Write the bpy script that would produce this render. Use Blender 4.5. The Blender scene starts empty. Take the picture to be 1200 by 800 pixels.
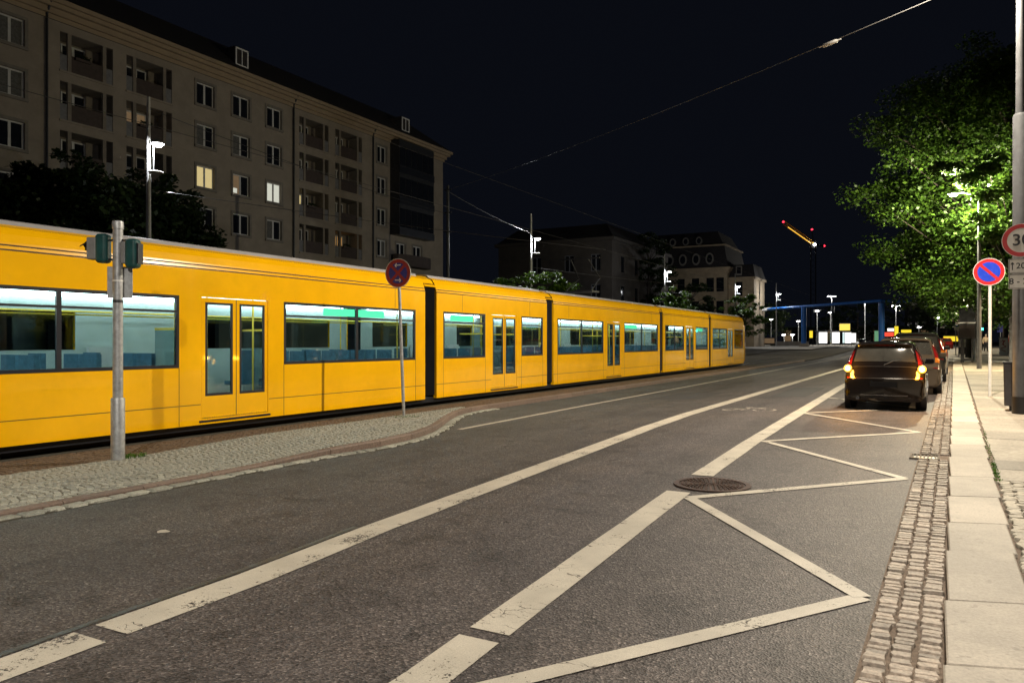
import bpy, bmesh, math, random
import numpy as np
from mathutils import Vector, Matrix
random.seed(7); RNG = np.random.default_rng(7)
S = bpy.context.scene
C = S.collection

# ------------------------------------------------------------------ camera, sky, exposure
# world frame: x = to the right across the street (0 = near side of the tram), y = along the street, z up
CAM = (11.15, -5.52, 1.65); YAW = math.radians(29.36)
cd = bpy.data.cameras.new('camera'); cam = bpy.data.objects.new('camera', cd); C.objects.link(cam)
cam.location = CAM; cam.rotation_euler = (math.radians(90), 0, YAW)
cd.lens = 26.4; cd.sensor_width = 36; cd.sensor_fit = 'HORIZONTAL'; cd.clip_start = .05; cd.clip_end = 3000
S.camera = cam
w = bpy.data.worlds.new('World'); S.world = w; w.use_nodes = True
nt = w.node_tree; nt.nodes.clear()
wo = nt.nodes.new('ShaderNodeOutputWorld'); bg = nt.nodes.new('ShaderNodeBackground')
bg.inputs[0].default_value = (.30, .37, .62, 1); bg.inputs[1].default_value = .0095
nt.links.new(bg.outputs[0], wo.inputs[0])
S.view_settings.view_transform = 'Standard'; S.view_settings.look = 'None'
S.view_settings.exposure = 0; S.view_settings.gamma = 1; S.view_settings.use_curve_mapping = False
S.render.engine = 'CYCLES'
cy = S.cycles
cy.use_denoising = True; cy.max_bounces = 8; cy.diffuse_bounces = 3; cy.glossy_bounces = 3
cy.transparent_max_bounces = 16; cy.transmission_bounces = 4; cy.sample_clamp_indirect = 4; cy.caustics_reflective = False; cy.caustics_refractive = False
cy.use_light_tree = True

# lamp strengths (watts) and colours
LAMP_W = 8000.; LAMP_C = (1, .90, .76)
LEFT_W = 330.; LEFT_C = (.95, .97, 1)
WARM_C = (1, .72, .40)

# ------------------------------------------------------------------ helpers
def sstep(a, b, x):
    t = min(1, max(0, (x-a)/(b-a))); return t*t*(3-2*t)
def zg(x, y):                       # lie of the land: the street climbs gently away from the tram track
    r = .06+.47*(1-math.exp(-max(y+5.5, 0)*.87/45.)); F = sstep(65, 125, y)
    return r*sstep(2.2, 9.5, x)*(1-F)+.65*F
def xk(y): return 11.22+.0195*max(min(y, 60), -8)      # kerb line on the right
_F = (-math.sin(YAW), math.cos(YAW)); _R = (math.cos(YAW), math.sin(YAW))
def spot(px, Y):                    # ground position seen in direction px at distance Y
    k = (px-600)/880.*Y
    return CAM[0]+_F[0]*Y+_R[0]*k, CAM[1]+_F[1]*Y+_R[1]*k
def hgt(py, Y): return CAM[2]+(400-py)*Y/880.

def tag(o, label=None, cat=None, group=None, kind=None):
    if label: o['label'] = label
    if cat: o['category'] = cat
    if group: o['group'] = group
    if kind: o['kind'] = kind
    return o
def empty(name, loc=(0, 0, 0), rz=0, label=None, cat=None, group=None):
    o = bpy.data.objects.new(name, None); C.objects.link(o); o.location = loc; o.rotation_euler = (0, 0, rz); o.empty_display_size = .2
    return tag(o, label, cat, group)
def inst(name, me, parent, loc, rz=0, sc=None, mat=None):
    o = bpy.data.objects.new(name, me); C.objects.link(o); o.parent = parent; o.location = loc; o.rotation_euler = (0, 0, rz)
    if sc: o.scale = sc
    return o
class MB:
    def __init__(s): s.v = []; s.f = []
    def add(s, vs, fs):
        b = len(s.v); s.v += [tuple(p) for p in vs]; s.f += [tuple(b+i for i in q) for q in fs]; return s
    def quad(s, a, b, c, d): return s.add([a, b, c, d], [(0, 1, 2, 3)])
    def box(s, x0, x1, y0, y1, z0, z1, top=1., M=None):
        cx, cy = (x0+x1)/2, (y0+y1)/2
        t = lambda x, c: c+(x-c)*top
        vs = [(x0, y0, z0), (x1, y0, z0), (x1, y1, z0), (x0, y1, z0), (t(x0, cx), t(y0, cy), z1), (t(x1, cx), t(y0, cy), z1), (t(x1, cx), t(y1, cy), z1), (t(x0, cx), t(y1, cy), z1)]
        if M is not None: vs = [M @ Vector(p) for p in vs]
        return s.add(vs, [(0, 3, 2, 1), (4, 5, 6, 7), (0, 1, 5, 4), (1, 2, 6, 5), (2, 3, 7, 6), (3, 0, 4, 7)])
    def tube(s, pts, rad, n=8, cap=True):
        pts = [Vector(p) for p in pts]; rs = rad if hasattr(rad, '__len__') else [rad]*len(pts)
        vs = []; up = None
        for i, p in enumerate(pts):
            d = (pts[min(i+1, len(pts)-1)]-pts[max(i-1, 0)]).normalized()
            if up is None: up = Vector((0, 0, 1)) if abs(d.z) < .9 else Vector((1, 0, 0))
            a = d.cross(up).normalized(); b = a.cross(d).normalized(); up = b
            for k in range(n):
                t = 2*math.pi*k/n; vs.append(p+(a*math.cos(t)+b*math.sin(t))*rs[i])
        fs = [(i*n+k, i*n+(k+1) % n, (i+1)*n+(k+1) % n, (i+1)*n+k) for i in range(len(pts)-1) for k in range(n)]
        if cap: fs += [tuple(range(n-1, -1, -1)), tuple((len(pts)-1)*n+k for k in range(n))]
        return s.add(vs, fs)
    def lathe(s, prof, n=16, o=(0, 0, 0)):        # prof: (r, z) from bottom to top
        vs = [(o[0]+r*math.cos(2*math.pi*k/n), o[1]+r*math.sin(2*math.pi*k/n), o[2]+z) for r, z in prof for k in range(n)]
        m = len(prof)
        fs = [(i*n+k, i*n+(k+1) % n, (i+1)*n+(k+1) % n, (i+1)*n+k) for i in range(m-1) for k in range(n)]
        fs += [tuple(range(n-1, -1, -1)), tuple((m-1)*n+k for k in range(n))]
        return s.add(vs, fs)
    def prism(s, poly, y0, y1):                    # polygon in x,z extruded along y
        n = len(poly); vs = [(x, y0, z) for x, z in poly]+[(x, y1, z) for x, z in poly]
        return s.add(vs, [tuple(range(n)), tuple(range(2*n-1, n-1, -1))]+[(k, n+k, n+(k+1) % n, (k+1) % n) for k in range(n)])
    def mesh(s, name='m', smooth=False):
        me = bpy.data.meshes.new(name); me.from_pydata(s.v, [], s.f)
        bm = bmesh.new(); bm.from_mesh(me); bmesh.ops.recalc_face_normals(bm, faces=bm.faces); bm.to_mesh(me); bm.free()
        if smooth:
            me.polygons.foreach_set('use_smooth', [True]*len(me.polygons)); me.set_sharp_from_angle(angle=math.radians(38))
        return me
    def build(s, name, mat, parent=None, loc=None, rz=0, smooth=False):
        me = s.mesh(name, smooth); me.materials.append(mat)
        o = bpy.data.objects.new(name, me); C.objects.link(o); o.parent = parent
        if loc: o.location = loc
        o.rotation_euler.z = rz
        return o
def bevel(o, wd=.01, seg=2):
    m = o.modifiers.new('b', 'BEVEL'); m.width = wd; m.segments = seg; m.limit_method = 'ANGLE'; m.angle_limit = math.radians(40); return o
def copy_tree(o, parent=None):
    c = o.copy(); C.objects.link(c); c.parent = parent
    for ch in list(o.children): copy_tree(ch, c)
    return c
def strip(xa, xb, ys, off=0., nx=4, under=0.):     # ground sheet between two lines x = xa(y), x = xb(y)
    m = MB(); vs = []; k = nx+1
    for y in ys:
        a, b = xa(y), xb(y)
        for i in range(k):
            x = a+(b-a)*i/nx; vs.append((x, y, zg(x, y)+off))
    fs = [(j*k+i, j*k+i+1, (j+1)*k+i+1, (j+1)*k+i) for j in range(len(ys)-1) for i in range(nx)]
    return m.add(vs, fs)
def rng(a, b, st):
    n = max(1, int(round((b-a)/st))); return [a+(b-a)*i/n for i in range(n+1)]
def interp(pts):
    xs = [p[0] for p in pts]; vs = [p[1] for p in pts]
    return lambda t: float(np.interp(t, xs, vs))
def panel(rects, X0, X1, Z0, Z1, depth, flip=1):   # wall sheet in the x,z plane with real openings and reveals (into +y*flip)
    m = MB()
    xs = sorted(set([X0, X1]+[v for r in rects for v in r[:2]])); zs = sorted(set([Z0, Z1]+[v for r in rects for v in r[2:4]]))
    for i in range(len(xs)-1):
        z_run = None
        for j in range(len(zs)-1):
            cx, cz = (xs[i]+xs[i+1])/2, (zs[j]+zs[j+1])/2
            if any(r[0] < cx < r[1] and r[2] < cz < r[3] for r in rects): continue
            m.quad((xs[i], 0, zs[j]), (xs[i+1], 0, zs[j]), (xs[i+1], 0, zs[j+1]), (xs[i], 0, zs[j+1]))
    for r in rects:
        a, b, c, d = r[:4]; q = depth*flip
        m.quad((a, 0, c), (a, 0, d), (a, q, d), (a, q, c)); m.quad((b, 0, c), (b, q, c), (b, q, d), (b, 0, d))
        m.quad((a, 0, c), (a, q, c), (b, q, c), (b, 0, c)); m.quad((a, 0, d), (b, 0, d), (b, q, d), (a, q, d))
    return m

# ------------------------------------------------------------------ materials
def new_mat(name):
    m = bpy.data.materials.new(name); m.use_nodes = True; t = m.node_tree; b = t.nodes['Principled BSDF']; return m, t, b
def ramp(t, fac, stops):
    r = t.nodes.new('ShaderNodeValToRGB'); e = r.color_ramp.elements
    while len(e) < len(stops): e.new(.5)
    for k, (p, c) in zip(e, stops): k.position = p; k.color = (*c, 1) if len(c) == 3 else c
    t.links.new(fac, r.inputs[0]); return r.outputs[0]
def noise(t, co, sc, det=3, rough=.6):
    n = t.nodes.new('ShaderNodeTexNoise'); n.inputs['Scale'].default_value = sc; n.inputs['Detail'].default_value = det; n.inputs['Roughness'].default_value = rough
    if co is not None: t.links.new(co, n.inputs['Vector'])
    return n.outputs['Fac']
def mixc(t, a, b, fac, mode='MIX'):
    n = t.nodes.new('ShaderNodeMix'); n.data_type = 'RGBA'; n.blend_type = mode
    for v, i in ((fac, 0), (a, 6), (b, 7)):
        if isinstance(v, (int, float)): n.inputs[i].default_value = v
        elif isinstance(v, tuple): n.inputs[i].default_value = (*v, 1)
        else: t.links.new(v, n.inputs[i])
    return n.outputs[2]
def objco(t, world=False):
    if world: return t.nodes.new('ShaderNodeNewGeometry').outputs['Position']
    return t.nodes.new('ShaderNodeTexCoord').outputs['Object']
def mat(name, col, rough=.7, metal=0., var=.25, vs=3., bump=0., bs=40., rnd=0., emit=0., ecol=None, coat=0., spec=.5, world=False, dirt=0.):
    m, t, b = new_mat(name); co = objco(t, world)
    lo = tuple(c*(1-var) for c in col); hi = tuple(min(1, c*(1+var)) for c in col)
    o = ramp(t, noise(t, co, vs, 5), [(.3, lo), (.7, hi)]) if var else None
    if rnd:
        oi = t.nodes.new('ShaderNodeObjectInfo'); r = ramp(t, oi.outputs['Random'], [(0, (1-rnd,)*3), (1, (1+rnd*.6, 1+rnd*.55, 1+rnd*.5))])
        o = mixc(t, o if o is not None else col, r, 1., 'MULTIPLY')
    if dirt:
        d = ramp(t, noise(t, co, .9, 6, .7), [(.42, (1-dirt,)*3), (.62, (1, 1, 1))]); o = mixc(t, o if o is not None else col, d, 1., 'MULTIPLY')
    if dirt > .2:
        d = ramp(t, noise(t, co, 17, 3, .5), [(.30, (.72,)*3), (.36, (1, 1, 1))]); o = mixc(t, o if o is not None else col, d, 1., 'MULTIPLY')
    if o is not None: t.links.new(o, b.inputs['Base Color'])
    else: b.inputs['Base Color'].default_value = (*col, 1)
    b.inputs['Roughness'].default_value = rough; b.inputs['Metallic'].default_value = metal
    b.inputs['Specular IOR Level'].default_value = spec; b.inputs['Coat Weight'].default_value = coat; b.inputs['Coat Roughness'].default_value = .05
    if emit:
        b.inputs['Emission Color'].default_value = (*(ecol or col), 1); b.inputs['Emission Strength'].default_value = emit
    if bump:
        bn = t.nodes.new('ShaderNodeBump'); bn.inputs['Strength'].default_value = bump; bn.inputs['Distance'].default_value = .01
        t.links.new(noise(t, co, bs, 4), bn.inputs['Height']); t.links.new(bn.outputs[0], b.inputs['Normal'])
    return m
def glow(name, col, st, sample=True):
    m, t, b = new_mat(name); b.inputs['Base Color'].default_value = (.1, .1, .1, 1)
    b.inputs['Emission Color'].default_value = (*col, 1); b.inputs['Emission Strength'].default_value = st
    if not sample: m.cycles.emission_sampling = 'NONE'
    return m
def glass(name, tint=(.75, .85, .85), rough=.02):
    m = bpy.data.materials.new(name); m.use_nodes = True; t = m.node_tree; t.nodes.clear()
    o = t.nodes.new('ShaderNodeOutputMaterial'); mx = t.nodes.new('ShaderNodeMixShader'); tr = t.nodes.new('ShaderNodeBsdfTransparent'); gl = t.nodes.new('ShaderNodeBsdfGlossy')
    fr = t.nodes.new('ShaderNodeFresnel'); ge = t.nodes.new('ShaderNodeNewGeometry'); io = t.nodes.new('ShaderNodeMath'); io.operation = 'MULTIPLY_ADD'; io.inputs[1].default_value = 1/1.5-1.5; io.inputs[2].default_value = 1.5
    t.links.new(ge.outputs['Backfacing'], io.inputs[0]); t.links.new(io.outputs[0], fr.inputs[0])
    tr.inputs[0].default_value = (*tint, 1); gl.inputs['Roughness'].default_value = rough; gl.inputs[0].default_value = (.9, .9, .9, 1)
    t.links.new(fr.outputs[0], mx.inputs[0]); t.links.new(tr.outputs[0], mx.inputs[1]); t.links.new(gl.outputs[0], mx.inputs[2]); t.links.new(mx.outputs[0], o.inputs[0])
    return m

def asphalt_mat():
    m, t, b = new_mat('asphalt'); co = objco(t, True)
    v = t.nodes.new('ShaderNodeTexVoronoi'); v.inputs['Scale'].default_value = 78; t.links.new(co, v.inputs['Vector'])
    grain = ramp(t, v.outputs['Color'], [(.05, (.022, .019, .019)), (.42, (.060, .052, .051)), (.75, (.105, .090, .086)), (.92, (.19, .165, .155)), (1, (.33, .30, .28))])
    fine = ramp(t, noise(t, co, 210, 2), [(.3, (.62,)*3), (.7, (1.35,)*3)])
    g = mixc(t, grain, fine, 1., 'MULTIPLY')
    big = ramp(t, noise(t, co, .55, 5, .65), [(.3, (.74, .74, .76)), (.5, (1, .99, .98)), (.72, (1.22, 1.16, 1.10))])
    g = mixc(t, g, big, 1., 'MULTIPLY')
    # tyre-polished bands along the street and a cooler tint towards the tram side
    mp = t.nodes.new('ShaderNodeMapping'); mp.inputs['Scale'].default_value = (1.1, .05, 0); t.links.new(co, mp.inputs[0])
    band = ramp(t, noise(t, mp.outputs[0], 1.4, 3), [(.35, (.80,)*3), (.65, (1.12,)*3)])
    g = mixc(t, g, band, 1., 'MULTIPLY')
    sx = t.nodes.new('ShaderNodeSeparateXYZ'); t.links.new(co, sx.inputs[0])
    mr = t.nodes.new('ShaderNodeMapRange'); mr.inputs[1].default_value = 2.; mr.inputs[2].default_value = 8.; t.links.new(sx.outputs[0], mr.inputs[0])
    g = mixc(t, mixc(t, g, (.93, 1.10, 1.10), 1., 'MULTIPLY'), g, mr.outputs[0])
    stn = ramp(t, noise(t, co, 1.9, 6, .72), [(.36, (.62,)*3), (.46, (1, 1, 1))]); g = mixc(t, g, stn, 1., 'MULTIPLY')
    cv = t.nodes.new('ShaderNodeTexVoronoi'); cv.feature = 'DISTANCE_TO_EDGE'; cv.inputs['Scale'].default_value = .42; wp = t.nodes.new('ShaderNodeTexNoise'); wp.inputs['Scale'].default_value = 3.; wp.inputs['Detail'].default_value = 6; t.links.new(co, wp.inputs['Vector'])
    va = t.nodes.new('ShaderNodeVectorMath'); va.operation = 'MULTIPLY_ADD'; va.inputs[1].default_value = (.5,)*3; t.links.new(wp.outputs['Color'], va.inputs[0]); t.links.new(co, va.inputs[2]); t.links.new(va.outputs[0], cv.inputs['Vector'])
    crk = ramp(t, cv.outputs['Distance'], [(.0, (.35,)*3), (.0045, (1, 1, 1))]); g = mixc(t, g, crk, ramp(t, noise(t, co, .35, 2), [(.48, (0, 0, 0)), (.55, (1, 1, 1))]), 'MULTIPLY')
    t.links.new(g, b.inputs['Base Color'])
    b.inputs['Roughness'].default_value = .62; b.inputs['Specular IOR Level'].default_value = .35
    bn = t.nodes.new('ShaderNodeBump'); bn.inputs['Strength'].default_value = .55; bn.inputs['Distance'].default_value = .006
    t.links.new(v.outputs['Distance'], bn.inputs['Height']); t.links.new(bn.outputs[0], b.inputs['Normal'])
    return m
def paint_mat(name='road_paint', wear=.36, col=(.50, .455, .375)):
    m, t, b = new_mat(name); co = objco(t, True); out = t.nodes['Material Output']
    c = ramp(t, noise(t, co, 2.2, 5), [(.3, tuple(x*.82 for x in col)), (.7, tuple(x*1.1 for x in col))])
    c = mixc(t, c, ramp(t, noise(t, co, 160, 2), [(.3, (.8,)*3), (.7, (1.12,)*3)]), 1., 'MULTIPLY')
    t.links.new(c, b.inputs['Base Color']); b.inputs['Roughness'].default_value = .6
    tr = t.nodes.new('ShaderNodeBsdfTransparent'); mx = t.nodes.new('ShaderNodeMixShader')
    a = t.nodes.new('ShaderNodeMath'); a.operation = 'MULTIPLY_ADD'; a.inputs[1].default_value = .55; t.links.new(noise(t, co, 38, 4, .75), a.inputs[0])
    a2 = t.nodes.new('ShaderNodeMath'); a2.operation = 'MULTIPLY'; a2.inputs[1].default_value = .45; t.links.new(noise(t, co, 2.6, 3), a2.inputs[0]); t.links.new(a2.outputs[0], a.inputs[2])
    k = ramp(t, a.outputs[0], [(wear-.02, (0, 0, 0)), (wear+.015, (1, 1, 1))])
    cv = t.nodes.new('ShaderNodeTexVoronoi'); cv.feature = 'DISTANCE_TO_EDGE'; cv.inputs['Scale'].default_value = 5.5; mp = t.nodes.new('ShaderNodeMapping'); mp.inputs['Scale'].default_value = (.5, 1.6, 1); wn = t.nodes.new('ShaderNodeTexNoise'); wn.inputs['Scale'].default_value = 14.; t.links.new(co, wn.inputs['Vector'])
    va = t.nodes.new('ShaderNodeVectorMath'); va.operation = 'MULTIPLY_ADD'; va.inputs[1].default_value = (.09,)*3; t.links.new(wn.outputs['Color'], va.inputs[0]); t.links.new(co, va.inputs[2]); t.links.new(va.outputs[0], mp.inputs[0]); t.links.new(mp.outputs[0], cv.inputs['Vector'])
    ck = ramp(t, cv.outputs['Distance'], [(.006, (0, 0, 0)), (.018, (1, 1, 1))]); ck = mixc(t, (1., 1., 1.), ck, ramp(t, noise(t, co, 4., 3), [(.55, (0, 0, 0)), (.63, (1, 1, 1))]))
    k = mixc(t, k, ck, 1., 'MULTIPLY')
    t.links.new(k, mx.inputs[0]); t.links.new(tr.outputs[0], mx.inputs[1]); t.links.new(b.outputs[0], mx.inputs[2]); t.links.new(mx.outputs[0], out.inputs[0])
    return m
def leaf_mat(name, col):
    m, t, b = new_mat(name); g = t.nodes.new('ShaderNodeNewGeometry')
    r = ramp(t, g.outputs['Random Per Island'], [(0, tuple(c*.55 for c in col)), (.6, col), (1, (col[0]*1.6, col[1]*1.35, col[2]))])
    t.links.new(r, b.inputs['Base Color']); b.inputs['Roughness'].default_value = .45; b.inputs['Specular IOR Level'].default_value = .35
    tr = t.nodes.new('ShaderNodeBsdfTranslucent'); t.links.new(r, tr.inputs[0]); mx = t.nodes.new('ShaderNodeMixShader'); mx.inputs[0].default_value = .35
    out = t.nodes['Material Output']; t.links.new(b.outputs[0], mx.inputs[1]); t.links.new(tr.outputs[0], mx.inputs[2]); t.links.new(mx.outputs[0], out.inputs[0])
    return m
A = {}
A['asphalt'] = asphalt_mat()
A['paint'] = paint_mat('road_paint', .40); A['paint_worn'] = paint_mat('worn_road_paint', .50)
A['granite'] = mat('granite', (.42, .37, .305), .65, var=.18, vs=60, bump=.25, bs=120, rnd=.20, world=True, dirt=.26)
A['slab'] = mat('pavement_slab', (.33, .295, .24), .7, var=.25, vs=25, bump=.25, bs=90, rnd=.32, world=True, dirt=.25)
A['tan_cobble'] = mat('tan_cobble', (.36, .32, .25), .65, var=.3, vs=40, bump=.6, bs=60, rnd=.3, world=True)
A['sett'] = mat('granite_sett', (.35, .29, .235), .6, var=.4, vs=45, bump=.8, bs=60, rnd=.38, world=True)
A['cobble'] = mat('mosaic_cobble', (.285, .285, .24), .6, var=.35, vs=40, bump=.7, bs=60, rnd=.35, world=True)
A['brown_sett'] = mat('brown_sett', (.10, .066, .042), .75, var=.5, vs=16, bump=.8, bs=60, world=True)
A['joint'] = mat('joint_sand', (.17, .125, .092), .95, var=.35, vs=30, bump=.5, bs=150, world=True)
A['dark_joint'] = mat('mossy_joint', (.06, .052, .035), .95, var=.4, vs=20, bump=.5, bs=150, world=True)
A['kerb_red'] = mat('red_granite_kerb', (.155, .11, .088), .6, var=.3, vs=30, bump=.3, bs=120, rnd=.15, world=True)
A['earth'] = mat('earth', (.055, .048, .038), .9, var=.4, vs=.6, bump=.5, bs=8, world=True)
A['tar'] = mat('bitumen_seam', (.035, .042, .045), .35, var=.3, vs=20, bump=.3, bs=60, world=True)
A['galv'] = mat('galvanised_steel', (.36, .37, .38), .5, .55, var=.28, vs=14, bump=.15, bs=90)
A['steel_paint'] = mat('grey_steel_paint', (.28, .29, .30), .45, .2, var=.15, vs=4)
A['mast_paint'] = mat('mast_paint', (.13, .135, .145), .5, .1, var=.2, vs=5, dirt=.2)
A['pole_pale'] = mat('pale_pole_paint', (.50, .50, .50), .5, 0, var=.12, vs=5)
A['dark_steel'] = mat('dark_steel', (.035, .036, .04), .45, .3, var=.3, vs=5)
A['black'] = mat('black_plastic', (.012, .012, .014), .4, var=.3, vs=8)
A['rubber'] = mat('rubber', (.015, .015, .016), .75, var=.3, vs=9, bump=.2)
A['green_metal'] = mat('signal_green', (.008, .062, .062), .4, var=.25, vs=9)
A['signal_grey'] = mat('signal_box_grey', (.20, .20, .20), .5, var=.2, vs=9)
A['white'] = mat('white_enamel', (.72, .72, .70), .35, var=.06, vs=9)
A['red'] = mat('sign_red', (.50, .018, .022), .35, var=.1, vs=9)
A['blue'] = mat('sign_blue', (.015, .05, .52), .35, var=.1, vs=9)
A['sign_red_dull'] = mat('dull_sign_red', (.30, .018, .02), .45, var=.12, vs=9)
A['sign_blue_dull'] = mat('dull_sign_blue', (.018, .028, .26), .45, var=.12, vs=9)
A['yellow'] = mat('tram_yellow', (.92, .48, .002), .22, var=.05, vs=1.1, coat=.45, spec=.3, dirt=.07)
A['roof_grey'] = mat('tram_roof_grey', (.34, .34, .35), .4, var=.12, vs=2)
A['tram_black'] = mat('tram_black', (.014, .016, .022), .35, var=.3, vs=2)
A['seam'] = mat('tram_seam', (.055, .028, .006), .6, var=.2)
A['tram_glass'] = glass('tram_glass', (.66, .76, .78))
A['inner'] = mat('tram_inner_panel', (.42, .47, .46), .5, var=.1, vs=2)
A['inner_floor'] = mat('tram_floor', (.10, .11, .12), .6, var=.2)
A['seat'] = mat('tram_seat', (.05, .13, .19), .7, var=.25, vs=12)
A['grab'] = mat('grab_pole', (.75, .52, .05), .35, var=.05)
A['tube'] = glow('tram_light_strip', (.90, 1., .98), 16.)
A['green_disp'] = glow('destination_display', (.12, .95, .42), 2.2)
A['plaster'] = mat('beige_plaster', (.31, .265, .215), .85, var=.10, vs=.7, bump=.3, bs=60, dirt=.14)
A['cornice'] = mat('cornice_plaster', (.34, .26, .175), .85, var=.1, vs=1)
A['surround'] = mat('window_surround', (.20, .18, .155), .85, var=.15, vs=3)
A['pvc'] = mat('white_window_frame', (.58, .58, .57), .4, var=.08, vs=5)
A['pane'] = mat('dark_pane', (.012, .014, .019), .06, var=.2, vs=2, spec=.6)
A['curtain'] = mat('curtain', (.11, .11, .105), .9, var=.35, vs=9)
A['roof_tile'] = mat('dark_roof', (.028, .024, .024), .8, var=.3, vs=4, bump=.4)
A['parapet'] = mat('brown_parapet', (.055, .038, .032), .7, var=.25, vs=4)
A['grey_panel'] = mat('grey_panel', (.17, .17, .18), .7, var=.2, vs=4)
A['loggia'] = mat('loggia_wall', (.22, .19, .155), .9, var=.15, vs=2)
A['bark'] = mat('bark', (.045, .035, .028), .9, var=.4, vs=8, bump=.8, bs=18)
A['leaf'] = leaf_mat('linden_leaf', (.046, .102, .013)); A['leaf_dark'] = leaf_mat('dark_leaf', (.022, .040, .012)); A['leaf_lit'] = leaf_mat('lamplit_leaf', (.085, .17, .02))  # leaf_lit: lamplight put into the leaf colour as a brighter green
A['grass'] = leaf_mat('weed_leaf', (.06, .16, .012))
A['gantry'] = mat('gantry_blue', (.02, .14, .48), .4, var=.12, vs=2)
A['lens'] = glow('lamp_lens', (1, .98, .94), 40., False); A['lens_warm'] = glow('warm_lamp_lens', (1, .80, .5), 30., False)
# ------------------------------------------------------------------ ground, road, track
gx = [-1500, -700, -300, -150, -90, -60, -40]+rng(-30, 40, 2)+[50, 70, 100, 160, 300, 700, 1500]
gy = [-300, -120, -60]+rng(-40, 140, 4)+[150, 180, 220, 300, 450, 700, 1200, 2500]
g = MB(); k = len(gx)
g.add([(x, y, zg(x, y)-.10) for y in gy for x in gx], [(j*k+i, j*k+i+1, (j+1)*k+i+1, (j+1)*k+i) for j in range(len(gy)-1) for i in range(k-1)])
tag(g.build('ground', A['earth']), kind='structure')
xl = interp([(-60, 3.57), (2.5, 3.59), (3.5, 3.72), (4.5, 3.62), (5.1, 3.46), (5.7, 3.24), (6.45, 2.88), (7.15, 2.52), (8.1, 2.08), (8.6, 1.92), (9.1, 1.80), (9.8, 1.73), (11, 1.75), (300, 1.75)])
hk = interp([(-60, .05), (1.2, .05), (3.2, .115), (300, .115)])
gut = lambda y: xk(y)-.36
Y1 = rng(-40, 12, .5)+rng(12.5, 130, 3)
road = tag(strip(xl, gut, Y1, 0, 8).build('road', A['asphalt']), kind='structure')
far = strip(lambda y: -60., lambda y: 12.5, rng(130, 420, 10), .0, 6).build('far_road', A['asphalt']); tag(far, kind='structure')
track = tag(strip(lambda y: -7., lambda y: min(1.40, xl(y)-.10), Y1, -.005, 4).build('track_bed', A['dark_joint']), kind='structure')
for xr in (-.60, -2.05):
    m = MB()
    for dx in (0, .10):
        m.box(xr+dx, xr+dx+(.06 if dx == 0 else .03), -40, 130, -.02, .05)
    m.build('rail', A['dark_steel'], track)
back = tag(strip(lambda y: -32., lambda y: -7., rng(-40, 130, 5), .05, 4).build('verge', A['earth']), kind='structure')
island = tag(strip(lambda y: 1.40, lambda y: max(1.41, xl(y)-.12), rng(-14, 9.4, .3), .0, 3).build('traffic_island', A['dark_joint']), kind='structure')
for v in island.data.vertices: v.co.z += hk(v.co.y)-.012
pave = tag(strip(lambda y: xk(y)+.02, lambda y: 34., rng(-30, 12, 1)+rng(13, 130, 3), .085, 8).build('pavement', A['joint']), kind='structure')
gutter = tag(strip(gut, lambda y: xk(y)+.03, Y1, .004, 2).build('gutter', A['joint']), kind='structure')
lgut = tag(strip(xl, lambda y: xl(y)+.21, rng(-14, 10.5, .25), .004, 1).build('tram_side_gutter', A['dark_joint']), kind='structure')
plat = tag(strip(lambda y: -34., lambda y: -3.5, rng(104, 210, 6), .13, 3).build('tram_stop_pavement', mat('pale_concrete', (.42, .39, .34), .8, var=.12, vs=.5, world=True)), kind='structure')
kerb_far = tag(strip(lambda y: 3.4, lambda y: 7.0, rng(135, 230, 6), .13, 1).build('far_traffic_island', A['granite']), kind='structure')

# left kerb stones (red granite), individually along the curve
y = -14.
while y < 60:
    L = random.uniform(.85, 1.05) if y < 30 else 3.
    m = MB(); ys = rng(y+.006, y+L-.006, .2 if y < 12 else L); n = len(ys); vs = []
    for q in ys:
        a = xl(q); z = zg(a, q)
        for dx, dz in ((.0, -.05), (.0, hk(q)-.015), (-.018, hk(q)), (-.125, hk(q)+.002), (-.13, -.05)): vs.append((a+dx, q, z+dz))
    fs = [(j*5+i, j*5+i+1, (j+1)*5+i+1, (j+1)*5+i) for j in range(n-1) for i in range(4)]+[(0, 1, 2, 3, 4), tuple((n-1)*5+i for i in range(5))]
    m.add(vs, fs).build('kerb_stone', A['kerb_red'], island if y < 9.4 else track)
    y += L

# pieces with shared meshes
def stone_mesh(nm, m_, irregular=.12, top=.82):
    b = MB(); q = []
    for sx, sy in ((-1, -1), (0, -1.04), (1, -1), (1.05, 0), (1, 1), (0, 1.04), (-1, 1), (-1.05, 0)):
        q.append((sx*.5*(1+random.uniform(-irregular, irregular)*.5), sy*.5*(1+random.uniform(-irregular, irregular)*.5)))
    vs = [(x, y, -.6) for x, y in q]+[(x*.985, y*.985, .62) for x, y in q]+[(x*top, y*top, 1+random.uniform(-.12, .12)) for x, y in q]+[(random.uniform(-.1, .1), random.uniform(-.1, .1), 1.04)]
    n = 8; fs = [(r*n+i, r*n+(i+1) % n, (r+1)*n+(i+1) % n, (r+1)*n+i) for r in (0, 1) for i in range(n)]+[(2*n+i, 2*n+(i+1) % n, 3*n) for i in range(n)]
    me = b.add(vs, fs).mesh(nm, True); me.materials.append(m_); return me
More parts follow.
